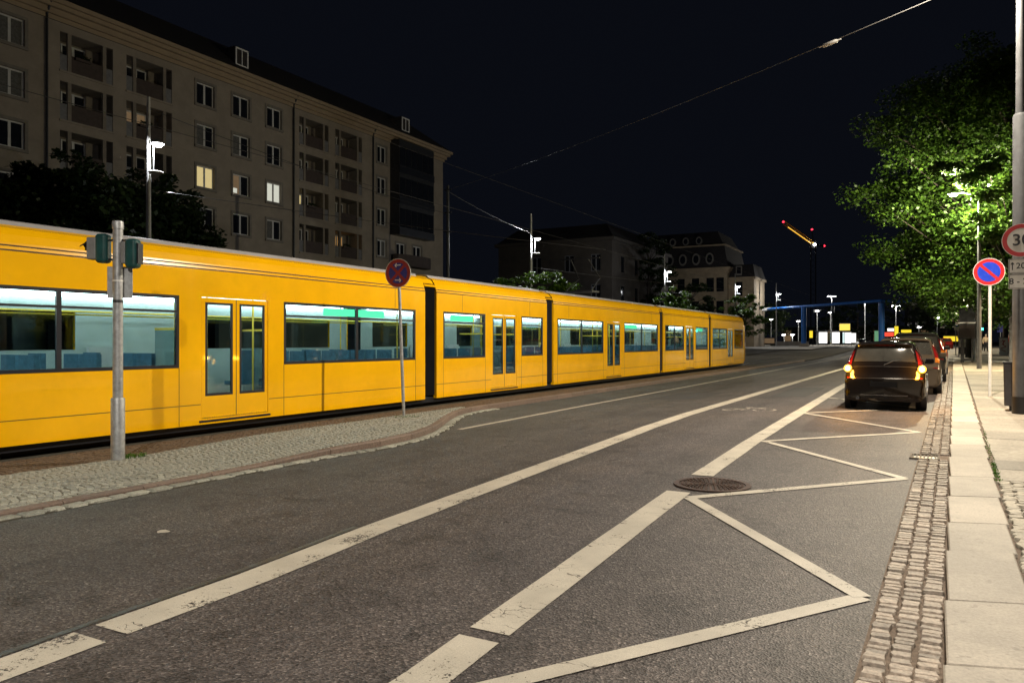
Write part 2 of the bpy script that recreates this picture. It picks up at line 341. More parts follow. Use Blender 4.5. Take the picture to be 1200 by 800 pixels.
def lay(stones, meshes, parent, name, mats, limit=300, stuffname='setts_beyond'):
    """stones: (x, y, rot, lx, ly, h). the ones nearest the camera become parts of their own, the rest one joined part"""
    stones.sort(key=lambda s: (s[0]-CAM[0])**2+(s[1]-CAM[1])**2+(1e6 if ((s[0]-CAM[0])*_F[0]+(s[1]-CAM[1])*_F[1]) < 1.5 or abs(((s[0]-CAM[0])*_R[0]+(s[1]-CAM[1])*_R[1])/max(.1, (s[0]-CAM[0])*_F[0]+(s[1]-CAM[1])*_F[1])) > .70 else 0))
    for s in stones[:limit]:
        o = inst(name, random.choice(meshes), parent, (s[0], s[1], s[6]), s[2], (s[3], s[4], s[5]))
    rest = stones[limit:]
    if rest:
        src = [(np.array([v.co[:] for v in me.vertices]), [tuple(p.vertices) for p in me.polygons]) for me in meshes]
        V = []; Fc = []; b = 0
        for s in rest:
            v, f_ = random.choice(src); c_, s_ = math.cos(s[2]), math.sin(s[2])
            x = v[:, 0]*s[3]; y_ = v[:, 1]*s[4]
            V.append(np.stack([s[0]+x*c_-y_*s_, s[1]+x*s_+y_*c_, s[6]+v[:, 2]*s[5]], 1)); Fc += [tuple(b+i for i in q) for q in f_]; b += len(v)
        me = bpy.data.meshes.new(stuffname); me.from_pydata(np.concatenate(V).tolist(), [], Fc); me.materials.append(mats)
        me.polygons.foreach_set('use_smooth', [True]*len(me.polygons)); me.set_sharp_from_angle(angle=math.radians(38))
        o = bpy.data.objects.new(stuffname, me); C.objects.link(o); o.parent = parent; o['kind'] = 'stuff'
cob = [stone_mesh('cobble', A['cobble'], .35) for _ in range(4)]
set_ = [stone_mesh('sett', A['sett'], .30, .90) for _ in range(6)]
set2 = [stone_mesh('sett', A['cobble'], .22, .85) for _ in range(4)]
brn = [stone_mesh('sett', A['brown_sett'], .3) for _ in range(3)]
# island mosaic in segmental arcs
st = []; r_ = .086
y = -5.2
while y < 10.6:
    x = 1.45
    while x < 3.75:
        ph = ((x-1.4) % .95)/.95*2-1; ay = y-.20*ph*ph
        if ay < 9.3 and x < xl(ay)-.165 and x > 1.43:
            sl = math.atan(-.20*2*ph/.475)
            st.append((x+random.uniform(-.008, .008), ay+random.uniform(-.008, .008), sl*.8+random.uniform(-.15, .15), random.uniform(.074, .088), random.uniform(.070, .082), random.uniform(.020, .026), zg(x, ay)+hk(ay)-.022))
        x += .088
    y += r_
lay(st, cob, island, 'cobble', A['cobble'], 300, 'mosaic_cobbles')
# brown setts beside the track
st = []
y = -5.
while y < 46:
    big = 1 if y < 14 else 2
    for i in range(int((1.40-.12)/(.10*big))):
        x = .16+i*.10*big+random.uniform(-.012, .012)
        if x < xl(y)-.2: st.append((x, y+random.uniform(-.012, .012), random.uniform(-.15, .15), .088*big, .088*big, .022, zg(x, y)-.004))
    y += .10*big
lay(st, brn, track, 'sett', A['brown_sett'], 120, 'brown_setts')
# tram-side gutter stones
y = -5.6; st = []
while y < 10.2:
    L = random.uniform(.16, .30) if y < 4 else random.uniform(.1, .2); a = xl(y+L/2); sl = -math.atan((xl(y+L)-xl(y))/L)
    st.append((a+.075, y+L/2, sl, .125+random.uniform(-.01, .015), L-.022, .020, zg(a, y)+.005))
    if random.random() < .7: st.append((a+.165, y+L/2+random.uniform(-.05, .05), sl, .055, L*random.uniform(.5, .9), .014, zg(a, y)+.004))
    y += L
lay(st, set2, lgut, 'sett', A['cobble'], 300)
# right gutter: three rows of setts
st = []
for c_ in range(3):
    y = -5.2+random.random()*.1
    while y < 34:
        L = random.uniform(.055, .088); 
        if y > 14: L = random.uniform(.10, .16)
        if not (5.30 < y < 5.78):
            x = gut(y)+.065+c_*.113
            st.append((x+random.uniform(-.006, .006), y+L/2, random.uniform(-.10, .10), random.uniform(.088, .104), L-random.uniform(.014, .024), random.uniform(.012, .026), zg(x, y)+.003))
        y += L
lay(st, set_, gutter, 'sett', A['sett'], 300, 'gutter_setts')
# right kerb plates
def slab(parent, x0, x1, y0, y1, zo, h, m_, skew=0., name='slab'):
    b = MB(); gap = .005; e = .008; t = random.uniform(-.003, .003)
    q = [(x0+gap, y0+gap), (x1-gap, y0+gap+skew), (x1-gap, y1-gap+skew), (x0+gap, y1-gap)]
    zz = [zg(*p)+zo for p in q]; cx = sum(p[0] for p in q)/4; cy_ = sum(p[1] for p in q)/4
    ins = [(x+(e if x < cx else -e), y_+(e if y_ < cy_ else -e)) for x, y_ in q]
    vs = [(p[0], p[1], z-.06) for p, z in zip(q, zz)]+[(p[0], p[1], z+h-.005+t) for p, z in zip(q, zz)]+[(p[0], p[1], z+h+t) for p, z in zip(ins, zz)]
    fs = [(r*4+i, r*4+(i+1) % 4, (r+1)*4+(i+1) % 4, (r+1)*4+i) for r in (0, 1) for i in range(4)]+[(8, 9, 10, 11)]
    return b.add(vs, fs).build(name, m_, parent)
js = [-6.2, -5.1, -4.1, -3.1, -2.35, -1.64, -.70, .41, 1.32, 2.43, 3.53, 4.98, 6.21, 7.2, 8.26, 9.3, 10.3, 11.3]
while js[-1] < 62: js.append(js[-1]+random.uniform(.95, 1.15))
for a, b in zip(js[:-1], js[1:]):
    slab(pave, xk(a)+.005, xk(a)+.415, a, b, .02, .095, A['granite'], .13 if a < 6 else .05, 'kerb_plate')
# footway: rows of slabs, and a patch of polygonal cobbles in front
y = 3.55; yy = [y]
for d_ in (.75, .70, 2.15, 1.0, .95, 1.0, .55, 1.0): y += d_; yy.append(y)
while y < 46: y += random.uniform(.7, 1.1); yy.append(y)
for a, b in zip(yy[:-1], yy[1:]):
    x = xk((a+b)/2)+.43; xe = 17.5 if a < 30 else 16.
    first = True
    while x < xe:
        wd = random.uniform(.8, 1.5) if a < 24 else 1.8
        slab(pave, x, min(x+wd, xe+.3), a, b, .05, .06, A['slab'], .03, 'paving_slab'); x += wd
st = []; y = -4.6
while y < 3.5:
    x = xk(y)+.475
    while x < 13.4:
        if True:
            st.append((x+random.uniform(-.015, .015), y+random.uniform(-.015, .015), random.uniform(-.4, .4), random.uniform(.085, .12), random.uniform(.08, .115), .022, zg(x, y)+.088))
        x += .108
    y += .105
lay(st, [stone_mesh('cobble', A['tan_cobble'], .4, .88) for _ in range(4)], pave, 'cobble', A['tan_cobble'], 300, 'footway_cobbles')
far_pave = tag(strip(lambda y: 11.66, lambda y: 34., rng(46, 130, 4), .11, 4).build('far_pavement', A['slab']), kind='structure')
xk2 = None

# ------------------------------------------------------------------ painted markings (sheets 4 mm and more above the road)
def line(c, wd, y0, y1, m_='paint', off=.005, name='road_marking', st_=.5):
    ys = rng(y0, y1, st_); b = MB(); vs = []
    for q in ys:
        x = c(q)
        for s_ in (-1, 0, 1): vs.append((x+s_*wd/2+random.uniform(-.004, .004)*abs(s_), q, zg(x+s_*wd/2, q)+off))
    b.add(vs, [(j*3+i, j*3+i+1, j*3+i+4, j*3+i+3) for j in range(len(ys)-1) for i in range(2)])
    return b.build(name, A[m_], road)
cl = interp([(-8, 7.24), (-3.3, 7.21), (-2, 7.18), (-.5, 7.05), (4, 6.86), (7.5, 6.68), (10, 6.62), (36, 7.0), (130, 8.4)])
bl = interp([(-8, 9.12), (-2.7, 9.09), (2, 8.88), (5.8, 8.77), (20, 8.62), (60, 8.9)])
line(cl, .29, -8, -3.12); line(cl, .29, -3.0, 60)
line(bl, .245, -8, -2.17); line(bl, .245, -2.06, 1.97); line(bl, .245, 2.96, 45)
line(lambda y: interp([(6, 3.44), (12, 3.38), (40, 3.3), (110, 3.4)])(y), .115, 6.2, 110)
line(lambda y: cl(y)-.20, .055, -8, -.6, 'tar', .004, 'bitumen_seam')
def seg(p, q, wd=.115, m_='paint', off=.0065, name='road_marking'):
    p = Vector((*p, 0)); q = Vector((*q, 0)); d = (q-p); nrm = Vector((-d.y, d.x, 0)).normalized()*wd/2; b = MB(); vs = []
    for i in range(5):
        c_ = p+d*i/4
        for s_ in (1, -1):
            v = c_+nrm*s_; vs.append((v.x, v.y, zg(v.x, v.y)+off))
    return b.add(vs, [(2*i, 2*i+1, 2*i+3, 2*i+2) for i in range(4)]).build(name, A[m_], road)
zz = [(9.36, -2.66), (10.77, -.53), (9.06, 1.73), (10.86, 3.81), (8.92, 6.15), (10.93, 8.37), (8.80, 10.80), (10.95, 12.9), (8.76, 15.2)]
for i, (p, q) in enumerate(zip(zz[:-1], zz[1:])): seg(p, q, .12 if i < 3 else .11, off=.0065+.0012*(i % 2))
# worn bicycle symbol on the cycle lane
def ring(cx, cy_, r, wd=.06, n=20):
    b = MB(); vs = []
    for i in range(n+1):
        t = 2*math.pi*i/n
        for rr in (r-wd/2, r+wd/2): x, y_ = cx+rr*math.cos(t), cy_+rr*1.15*math.sin(t); vs.append((x, y_, zg(x, y_)+.006))
    return b.add(vs, [(2*i, 2*i+1, 2*i+3, 2*i+2) for i in range(n)]).build('bicycle_symbol', A['paint_worn'], road)
bx, by = 7.62, 11.3
ring(bx-.33, by, .22); ring(bx+.33, by, .22)
for p, q in (((-.33, 0), (-.1, .42)), ((-.1, .42), (.25, .42)), ((.25, .42), (.0, .0)), ((0, 0), (-.1, .42)), ((0, 0), (-.33, 0)), ((.33, 0), (.22, .6)), ((.22, .6), (.38, .62)), ((-.18, .55), (-.02, .55))):
    seg((bx+p[0], by+p[1]), (bx+q[0], by+q[1]), .055, 'paint_worn', .0075, 'bicycle_symbol')
b = MB(); vs = []
for i in range(9):
    t = 2*math.pi*i/9; r = .055*random.uniform(.7, 1.1); vs.append((5.46+r*1.3*math.cos(t), -1.43+r*math.sin(t), zg(5.46, -1.43)+.006))
b.add(vs, [tuple(range(9))]).build('paint_blot', A['paint'], road)
# long crack and repaired patches
A['patch'] = mat('asphalt_patch', (.045, .043, .044), .7, var=.4, vs=60, bump=.4, bs=120, world=True)
for (x0, x1, y0, y1) in ((4.2, 5.6, 14.5, 17.5), (7.3, 8.2, 15.5, 19.5)):
    strip(lambda y: x0, lambda y: x1, rng(y0, y1, .5), .003, 2).build('asphalt_patch', A['patch'], road)

# manhole
mz = zg(9.09, 2.48)
mh = empty('manhole_cover', (9.09, 2.48, mz), .3, 'round ribbed iron manhole cover between the zigzag and the cycle line', 'manhole')
A['iron_dull'] = mat('dull_iron', (.09, .07, .05), .8, 0., var=.3, vs=20)
A['iron'] = mat('cast_iron', (.085, .052, .040), .45, .6, var=.35, vs=20, bump=.3)
b = MB(); n = 40; vs = []
for i in range(n):
    t = 2*math.pi*i/n
    for r, z in ((.40, .002), (.40, .013), (.345, .013), (.345, .002)): vs.append((r*math.cos(t), r*math.sin(t), z))
b.add(vs, [(i*4+j, i*4+j+1, ((i+1) % n)*4+j+1, ((i+1) % n)*4+j) for i in range(n) for j in range(3)]).build('rim', A['iron'], mh, smooth=True)
MB().lathe([(.338, .0), (.338, .007)], 40).build('lid', mat('iron_recess', (.03, .018, .014), .6, .5, var=.3, vs=20), mh)
b = MB()
for r, cnt in ((.31, 40), (.265, 34), (.22, 30), (.175, 24), (.13, 18), (.085, 12), (.04, 6)):
    for i in range(cnt):
        t = 2*math.pi*(i+.5*(cnt % 4 == 0))/cnt; M_ = Matrix.Rotation(t, 4, 'Z') @ Matrix.Translation((r, 0, 0))
        b.box(-.016, .016, -.011, .011, .007, .016, .8, M_)
tag(b.build('ribs', A['iron'], mh), kind='stuff')
# drain
gz = zg(11.05, 5.5)
dg = empty('drain_grate', (11.04, 5.54, gz), 0, 'narrow iron drain grate across the sett gutter', 'drain')
b = MB(); 
for (x0, x1, y0, y1) in ((-.17, .17, -.20, -.175), (-.17, .17, .175, .20), (-.17, -.145, -.175, .175), (.145, .17, -.175, .175)): b.box(x0, x1, y0, y1, -.05, .02)
b.build('frame', A['iron_dull'], dg); MB().box(-.14, .14, -.17, .17, -.06, .005).build('sump', A['black'], dg)
for i in range(7): MB().box(-.14+i*.042, -.122+i*.042, -.174, .174, -.03, .016).build('slat', A['iron_dull'], dg)
# weeds
def tuft(name, x, y, z, n, r, h, label):
    b = MB()
    for i in range(n):
        a = random.random()*6.283; d = r*math.sqrt(random.random()); px, py = x+d*math.cos(a), y+d*math.sin(a)*1.4; t = random.random()*6.283; hh = h*random.uniform(.4, 1); l = hh*.7
        dx, dy = math.cos(t)*l, math.sin(t)*l; wx, wy = -math.sin(t)*.005, math.cos(t)*.005
        b.add([(px-wx, py-wy, z), (px+wx, py+wy, z), (px+dx*.6+wx*.7, py+dy*.6+wy*.7, z+hh*.7), (px+dx, py+dy, z+hh*.8), (px+dx*.6-wx*.7, py+dy*.6-wy*.7, z+hh*.7)], [(0, 1, 2, 3, 4)])
    return tag(b.build(name, A['grass']), label, 'weeds', None, 'stuff')
tuft('weeds', 1.46, .98, .05, 130, .14, .07, 'green weeds at the foot of the signal pole')
tuft('weeds', 1.75, 6.8, .10, 120, .22, .05, 'weeds between the cobbles round the no-stopping sign')
for q in rng(3.5, 8.0, .2):
    tuft('weeds', xk(q)+.422, q, zg(11.7, q)+.11, int(30*max(.25, random.random()*(2.0-q*.24))), .03, .045 if q < 4.6 else .022, 'green weeds in the joint between kerb plates and footway')['group'] = 'weeds in the footway joint'
# ------------------------------------------------------------------ tram
TR = (-1.33, 22., .03)
tram = empty('tram', TR, 0, 'long yellow articulated tram with lit windows beside the cobbled island', 'tram')
OFF = tuple(-v for v in TR)
def tb(m, name, mt, parent=None, smooth=False):
    return m.build(name, A[mt], parent or tram, OFF if parent is None else None, 0, smooth)
def side(m, x0, sgn):     # panel in (a,depth,z) -> world; sgn=+1 near side (outside towards +x)
    m.v = [(x0-sgn*q, a, z) for a, q, z in m.v]; return m
ZW0, ZW1 = 1.20, 2.43
mods = [(-4.0, 9.85, [(-3.2, -1.5), (-1.2, 2.8), (5.15, 9.45)], [(3.25, 4.75)]),
        (10.35, 16.65, [(10.65, 12.75), (14.9, 16.35)], [(13.1, 14.6)]),
        (17.15, 28.35, [(17.45, 21.5), (23.75, 28.05)], [(21.85, 23.35)]),
        (28.85, 37.1, [(29.15, 32.2), (34.4, 36.8)], [(32.55, 34.05)]),
        (37.6, 46.0, [(37.9, 41.3), (43.3, 45.7)], [(41.55, 42.95)])]
A['frost'] = mat('tram_inner_wall', (.47, .53, .50), .5, var=.12, vs=1.5)
for (a0, a1, wins, doors) in mods:
    ops = [(a, b, ZW0, ZW1) for a, b in wins]+[(a, b, .30, ZW1) for a, b in doors]
    fops = [(a+.25, b-.25, 1.5, 2.2) for a, b in wins]
    m = side(panel(ops, a0, a1, .20, 2.90, .05), 0, 1)
    m2 = side(panel(fops, a0, a1, .20, 2.90, .05), -2.65, -1); m.add(m2.v, m2.f)
    prof = [(0, 2.90), (-.03, 3.02), (-.075, 3.14), (-.15, 3.24), (-.27, 3.30)]
    for s0, sg in ((0, 1), (-2.65, -1)):
        for p, q in zip(prof[:-1], prof[1:]):
            m.quad((s0+sg*p[0], a0, p[1]), (s0+sg*p[0], a1, p[1]), (s0+sg*q[0], a1, q[1]), (s0+sg*q[0], a0, q[1]))
    for e in (a0, a1): m.quad((0, e, .2), (-.10, e, .2), (-.10, e, 3.05), (0, e, 2.9)); m.quad((-2.65, e, .2), (-2.55, e, .2), (-2.55, e, 3.05), (-2.65, e, 2.9))
    tb(m, 'body', 'yellow')
    r = MB().prism([(-.27, 3.30), (-.31, 3.36), (-.42, 3.385), (-1.33, 3.42), (-2.23, 3.385), (-2.34, 3.36), (-2.38, 3.30)], a0, a1); tb(r, 'roof', 'roof_grey')
    if a1-a0 > 7:
        r = MB().box(-1.9, -1.0, a0+1.5, a1-1.5, 3.39, 3.47, .96); tb(r, 'roof_unit', 'roof_grey')
    m = side(panel(ops, a0, a1, .34, 2.62, .012), -.06, 1); m2 = side(panel(fops, a0, a1, .34, 2.62, .012), -2.58, -1); m.add(m2.v, m2.f)
    m.quad((-.06, a0, 2.62), (-.06, a1, 2.62), (-2.58, a1, 2.62), (-2.58, a0, 2.62)); tb(m, 'inner_lining', 'frost')
    tb(MB().box(-2.57, -.07, a0, a1, .31, .345), 'floor', 'inner_floor')
    for sx in (-2.50, -.16):
        tb(MB().box(sx-.06, sx+.06, a0+.3, a1-.3, 2.46, 2.55), 'lit_strip', 'tube')
    for a, b in wins:                     # window: dark rubber frame, transom, panes
        m = MB(); e = .055
        for (p0, p1, q0, q1) in ((a, b, ZW0, ZW0+e), (a, b, ZW1-e, ZW1), (a, a+e, ZW0+e, ZW1-e), (b-e, b, ZW0+e, ZW1-e), (a+e, b-e, 2.14, 2.175)): m.box(-.045, .004, p0, p1, q0, q1)
        nb = max(1, int((b-a)/1.45)); 
        for k_ in range(1, nb):
            c_ = a+(b-a)*k_/nb; m.box(-.04, .002, c_-.035, c_+.035, ZW0+e, ZW1-e)
        w_ = tb(m, 'window', 'tram_black')
        for k_ in range(nb):
            c0, c1 = a+(b-a)*k_/nb, a+(b-a)*(k_+1)/nb
            MB().box(-.020, -.012, c0+.04, c1-.04, ZW0+.04, 2.142).build('pane', A['tram_glass'], w_); MB().box(-.022, -.014, c0+.04, c1-.04, 2.173, ZW1-.04).build('pane', A['tram_glass'], w_)
    for a, b in fops and [(f_[0], f_[1]) for f_ in fops]:
        tb(MB().box(-2.64, -2.62, a, b, 1.5, 2.2), 'far_window', 'tram_glass')
    for a, b in doors:
        mid = (a+b)/2
        for p0, p1 in ((a+.01, mid-.006), (mid+.006, b-.01)):
            m = MB(); e = .10
            for (q0, q1, z0, z1) in ((p0, p1, .31, .72), (p0, p1, 2.32, 2.42), (p0, p0+e, .72, 2.32), (p1-e, p1, .72, 2.32)): m.box(-.04, -.008, q0, q1, z0, z1)
            d_ = tb(m, 'door', 'yellow')
            MB().box(-.028, -.020, p0+e-.01, p1-e+.01, .71, 2.33).build('pane', A['tram_glass'], d_)
            m = MB(); 
            for (q0, q1, z0, z1) in ((p0+e-.03, p1-e+.03, .69, .735), (p0+e-.03, p1-e+.03, 2.30, 2.34), (p0+e-.03, p0+e+.012, .735, 2.30), (p1-e-.012, p1-e+.03, .735, 2.30)): m.box(-.03, -.005, q0, q1, z0, z1)
            m.build('seal', A['tram_black'], d_)
        tb(MB().box(-.035, -.004, mid-.006, mid+.006, .32, 2.41), 'door_seal', 'rubber')
        tb(MB().box(-.02, .012, a-.05, b+.05, .235, .27), 'door_sill', 'tram_black')
        for c_ in (a-.22, b+.22):
            tb(MB().box(-.95, -.12, c_-.012, c_+.012, .45, 1.85), 'draught_screen', 'tram_glass'); tb(MB().box(-.95, -.12, c_-.02, c_+.02, 1.85, 1.89), 'screen_rail', 'grab')
            tb(MB().box(-2.53, -2.47, c_-.3, c_+.3, 1.05, 1.55), 'notice_board', 'pvc')
        for c_ in (a-.12, b+.12): tb(MB().tube([(-.55, c_, .34), (-.55, c_, 2.6)], .018, 8), 'grab_pole', 'grab', smooth=True)
    for z0, z1 in ((2.905, 2.925), (2.972, 2.990)):
        x_ = -.004 if z0 < 2.95 else -.020
        tb(MB().box(x_-.01, x_+.008, a0, a1, z0, z1), 'trim_line', 'seam')
    for c_ in [w0 for w0, w1 in wins]+[w1 for w0, w1 in wins]:
        tb(MB().box(-.01, .0025, c_-.005, c_+.005, .205, ZW0-.002), 'panel_joint', 'seam')
    tb(MB().box(-.01, .0025, a0+1.2, a0+1.21, ZW1+.02, 2.90), 'panel_joint', 'seam')
    tb(MB().box(-.01, .0025, a1-1.21, a1-1.2, ZW1+.02, 2.90), 'panel_joint', 'seam')
    cuts = sorted([(a-.02, b+.02) for a, b in doors]); c0 = a0
    for a, b in cuts+[(a1, a1)]:
        if a-c0 > .2: tb(MB().box(-.01, .003, c0, a, .545, .557), 'trim_line', 'seam')
        c0 = b
    for sx in (-.62, -1.98): tb(MB().tube([(sx, a0+.3, 2.12), (sx, a1-.3, 2.12)], .016, 6), 'hand_rail', 'grab')
    for c_ in rng(a0+.9, a1-.9, 1.9): tb(MB().tube([(-1.98, c_, .34), (-1.98, c_, 2.6)], .017, 6), 'grab_pole', 'grab')
    for a, b in wins:                    # seats
        q = a+.5
        while q < b-.5:
            for sx in (-.55, -1.05, -2.1):
                m = MB().box(sx-.21, sx+.21, q, q+.42, .72, .80).box(sx-.21, sx+.21, q+.38, q+.46, .78, 1.45, .96); tb(m, 'seat', 'seat')
            q += .95
for a, b in ((9.85, 10.35), (16.65, 17.15), (28.35, 28.85), (37.1, 37.6)):
    m = MB(); n = 10
    for i in range(n):
        y0 = a+(b-a)*i/n; y1 = a+(b-a)*(i+1)/n; ym = (y0+y1)/2
        for (p, q, e0, e1) in ((y0, ym, -.12, -.05), (ym, y1, -.05, -.12)):
            s0 = [(e0, p), (e1, q)]
            m.quad((e0, p, .28), (e1, q, .28), (e1, q, 3.12), (e0, p, 3.12)); m.quad((-2.65-e0, p, .28), (-2.65-e1, q, .28), (-2.65-e1, q, 3.12), (-2.65-e0, p, 3.12))
            m.quad((e0, p, 3.12), (e1, q, 3.12), (-2.65-e1, q, 3.12), (-2.65-e0, p, 3.12))
    tb(m, 'bellows', 'tram_black')
    tb(MB().box(-2.3, -.35, a-.02, b+.02, .30, .345), 'gangway_floor', 'inner_floor')
    tb(MB().prism([(-.02, 3.04), (-.17, 3.235), (-.36, 3.33), (-1.33, 3.37), (-2.29, 3.33), (-2.48, 3.235), (-2.63, 3.04)], a+.02, b-.02), 'gangway_cover', 'yellow')
def nose(y0, sgn):
    m = MB(); secs = []
    for t, w_, zt, zb in ((0, 1.325, 3.05, .2), (.5, 1.30, 3.0, .22), (1.0, 1.22, 2.86, .25), (1.4, 1.08, 2.6, .3), (1.7, .85, 2.2, .34), (1.85, .6, 1.6, .38)):
        y = y0+sgn*t; secs.append([(-1.325+w_*c_, y, zb if c_*0+k_ in (0, 7) else z) for k_, (c_, z) in enumerate(((-.92, zb), (-1, zb+.15), (-1, zb+(zt-zb)*.45), (-.99, zb+(zt-zb)*.9), (.99, zb+(zt-zb)*.9), (1, zb+(zt-zb)*.45), (1, zb+.15), (.92, zb)))])
    n = 8; vs = [p for s in secs for p in s]
    m.add(vs, [(i*n+k_, i*n+(k_+1) % n, (i+1)*n+(k_+1) % n, (i+1)*n+k_) for i in range(len(secs)-1) for k_ in range(n)]+[tuple(range((len(secs)-1)*n, len(secs)*n))])
    tb(m, 'nose', 'yellow', smooth=True)
    m = MB()
    for s0, s1 in zip(secs[1:-2], secs[2:-1]):      # side and front glazing of the cab
        for ka, kb in ((2, 3), (4, 5)):
            lerp = lambda p, q, t: tuple(p[i]+(q[i]-p[i])*t for i in range(3))
            f_ = lambda s, t: lerp(s[ka], s[kb], t)
            sg = 1 if ka == 4 else -1
            q = [f_(s0, .1), f_(s1, .1), f_(s1, .9), f_(s0, .9)]; q = [(p[0]+sg*.012, p[1], p[2]) for p in q]; m.quad(*q)
    tb(m, 'cab_window', 'pane')
    s = secs[-1]; y = y0+sgn*1.862
    for cx in (-1.75, -.9): tb(MB().box(cx-.11, cx+.11, y-.02, y+.02, .62, .80), 'tail_light', 'tail')
    tb(MB().box(-1.9, -.75, y0+sgn*1.5-.05, y0+sgn*1.5+.05, 2.45, 2.72), 'route_display', 'green_disp')
A['tail'] = glow('tail_light', (1, .05, .03), 3.)
tb(MB().box(-2.57, -.07, 43.12, 43.17, .34, 2.62), 'cab_partition', 'frost'); tb(MB().box(-1.7, -.95, 43.09, 43.12, .4, 2.3), 'cab_door', 'inner')
nose(46.0, 1); nose(-4.0, -1)
for y in (-1.8, 7.2, 19.6, 25.9, 39.9, 44.2):       # running gear
    m = MB().box(-2.45, -.2, y-1.1, y+1.1, .16, .30)
    bo = tb(m, 'bogie', 'tram_black')
    for dy in (-.75, .75):
        for xw in (-.55, -2.0): MB().tube([(xw, y+dy, .33), (xw-.13, y+dy, .33)], .28, 18).build('wheel', A['dark_steel'], bo)
tb(MB().box(-2.56, -.10, -4, 46, .10, .22), 'underframe', 'tram_black')
for a, b in ((.4, 2.6), (25.6, 27.6)):
    pass
for a, b, yc in ((6.4, 8.4, 2.27), (24.2, 25.6, 2.27), (35.0, 36.2, 2.27), (11.2, 12.3, 2.27)):
    tb(MB().box(-.16, -.13, a, b, 2.20, 2.36), 'destination_display', 'green_disp')
m = MB()                                               # pantograph
for sx in (-1.9, -.75): m.tube([(sx, 22.0, 3.62), (sx+.1*(1 if sx < -1.3 else -1), 23.2, 4.25), (sx+.2*(1 if sx < -1.3 else -1), 22.2, 4.95)], .025, 6)
m.tube([(-2.2, 22.2, 4.98), (-.45, 22.2, 4.98)], .03, 6); m.box(-2.1, -.55, 21.7, 22.4, 3.60, 3.66); tb(m, 'pantograph', 'dark_steel')

# ------------------------------------------------------------------ signs, poles, street furniture
def text(s_, size, m_, parent, loc, rot=(math.pi/2, 0, 0), al='CENTER'):
    c_ = bpy.data.curves.new('t', 'FONT'); c_.body = s_; c_.size = size; c_.align_x = al; c_.align_y = 'CENTER'; c_.extrude = .0012; c_.resolution_u = 4; c_.offset = size*.012
    o = bpy.data.objects.new('t', c_); C.objects.link(o); dg_ = bpy.context.evaluated_depsgraph_get(); me = bpy.data.meshes.new_from_object(o.evaluated_get(dg_)); bpy.data.objects.remove(o)
    me.materials.clear(); me.materials.append(A[m_]); o = bpy.data.objects.new('lettering', me); C.objects.link(o); o.parent = parent; o.location = loc; o.rotation_euler = rot; return o
def disc(r, y0, y1, n=40, cx=0, cz=0):
    m = MB(); vs = [(cx+r*math.cos(2*math.pi*i/n), y, cz+r*math.sin(2*math.pi*i/n)) for y in (y0, y1) for i in range(n)]
    return m.add(vs, [tuple(range(n)), tuple(range(2*n-1, n-1, -1))]+[(i, n+i, n+(i+1) % n, (i+1) % n) for i in range(n)])
def annulus(r0, r1, y0, y1, n=40, cz=0):
    m = MB(); vs = []
    for i in range(n):
        t = 2*math.pi*i/n
        for r, y in ((r0, y1), (r1, y1), (r1, y0), (r0, y0)): vs.append((r*math.cos(t), y, cz+r*math.sin(t)))
    return m.add(vs, [(i*4+j, i*4+(j+1) % 4, ((i+1) % n)*4+(j+1) % 4, ((i+1) % n)*4+j) for i in range(n) for j in range(4)])
def bar(x0, z0, x1, z1, wd, y0, y1):
    d = Vector((x1-x0, 0, z1-z0)); nrm = Vector((-d.z, 0, d.x)).normalized()*wd/2; p = [Vector((x0, 0, z0))+nrm, Vector((x1, 0, z1))+nrm, Vector((x1, 0, z1))-nrm, Vector((x0, 0, z0))-nrm]
    return MB().prism([(q.x, q.z) for q in p], y0, y1)
def face_cam(x, y): return math.atan2(y-CAM[1], x-CAM[0])-math.pi/2     # sign plane (x,z), front = local -y, turned to the street user
# signal pole on the island
sp = empty('signal_pole', (1.46, .76, .045), 0, 'galvanised pole with two green pedestrian signal heads seen from behind', 'signal')
MB().lathe([(.088, 0), (.088, .82), (.080, .84)], 20).build('sleeve', A['galv'], sp, smooth=True)
MB().lathe([(.064, .8), (.064, 3.16)], 20).build('post', A['galv'], sp, smooth=True)
MB().lathe([(.072, 3.13), (.074, 3.22), (.066, 3.24)], 20).build('cap', A['galv'], sp, smooth=True)
MB().lathe([(.067, 2.42), (.067, 2.44)], 20).build('band', A['white'], sp)
R2 = YAW       # local x of heads along the picture's right direction
def head(cx, cz, hood):
    h_ = empty('x'); bpy.data.objects.remove(h_)
    m = MB().box(-.085, .085, -.07, .10, -.20, .20); o = m.build('signal_head', A['green_metal'], sp); bevel(o, .05, 4)
    o.location = (cx*math.cos(R2), cx*math.sin(R2), cz); o.rotation_euler.z = R2
    if hood:
        b_ = MB().box(-.20, -.07, -.05, .11, -.15, .15).build('box', A['signal_grey'], o); bevel(b_, .015)
        v = MB(); n = 10
        for i in range(n):
            t0, t1 = math.pi*i/n-.3, math.pi*(i+1)/n-.3
            v.quad((-.20, .03+.10*math.cos(t0), .02+.10*math.sin(t0)), (-.20, .03+.10*math.cos(t1), .02+.10*math.sin(t1)), (-.30, .03+.07*math.cos(t1), -.0+.05*math.sin(t1)), (-.30, .03+.07*math.cos(t0), -.0+.05*math.sin(t0)))
        v.build('visor', A['black'], o)
    else:
        b_ = MB().box(-.135, -.075, -.06, .10, -.14, .16).build('box', A['signal_grey'], o); bevel(b_, .012)
        b_ = MB().box(.08, .10, -.05, .09, -.14, .14).build('lens_panel', A['black'], o)
    return o
head(-.205, 2.87, True); head(.20, 2.80, False)
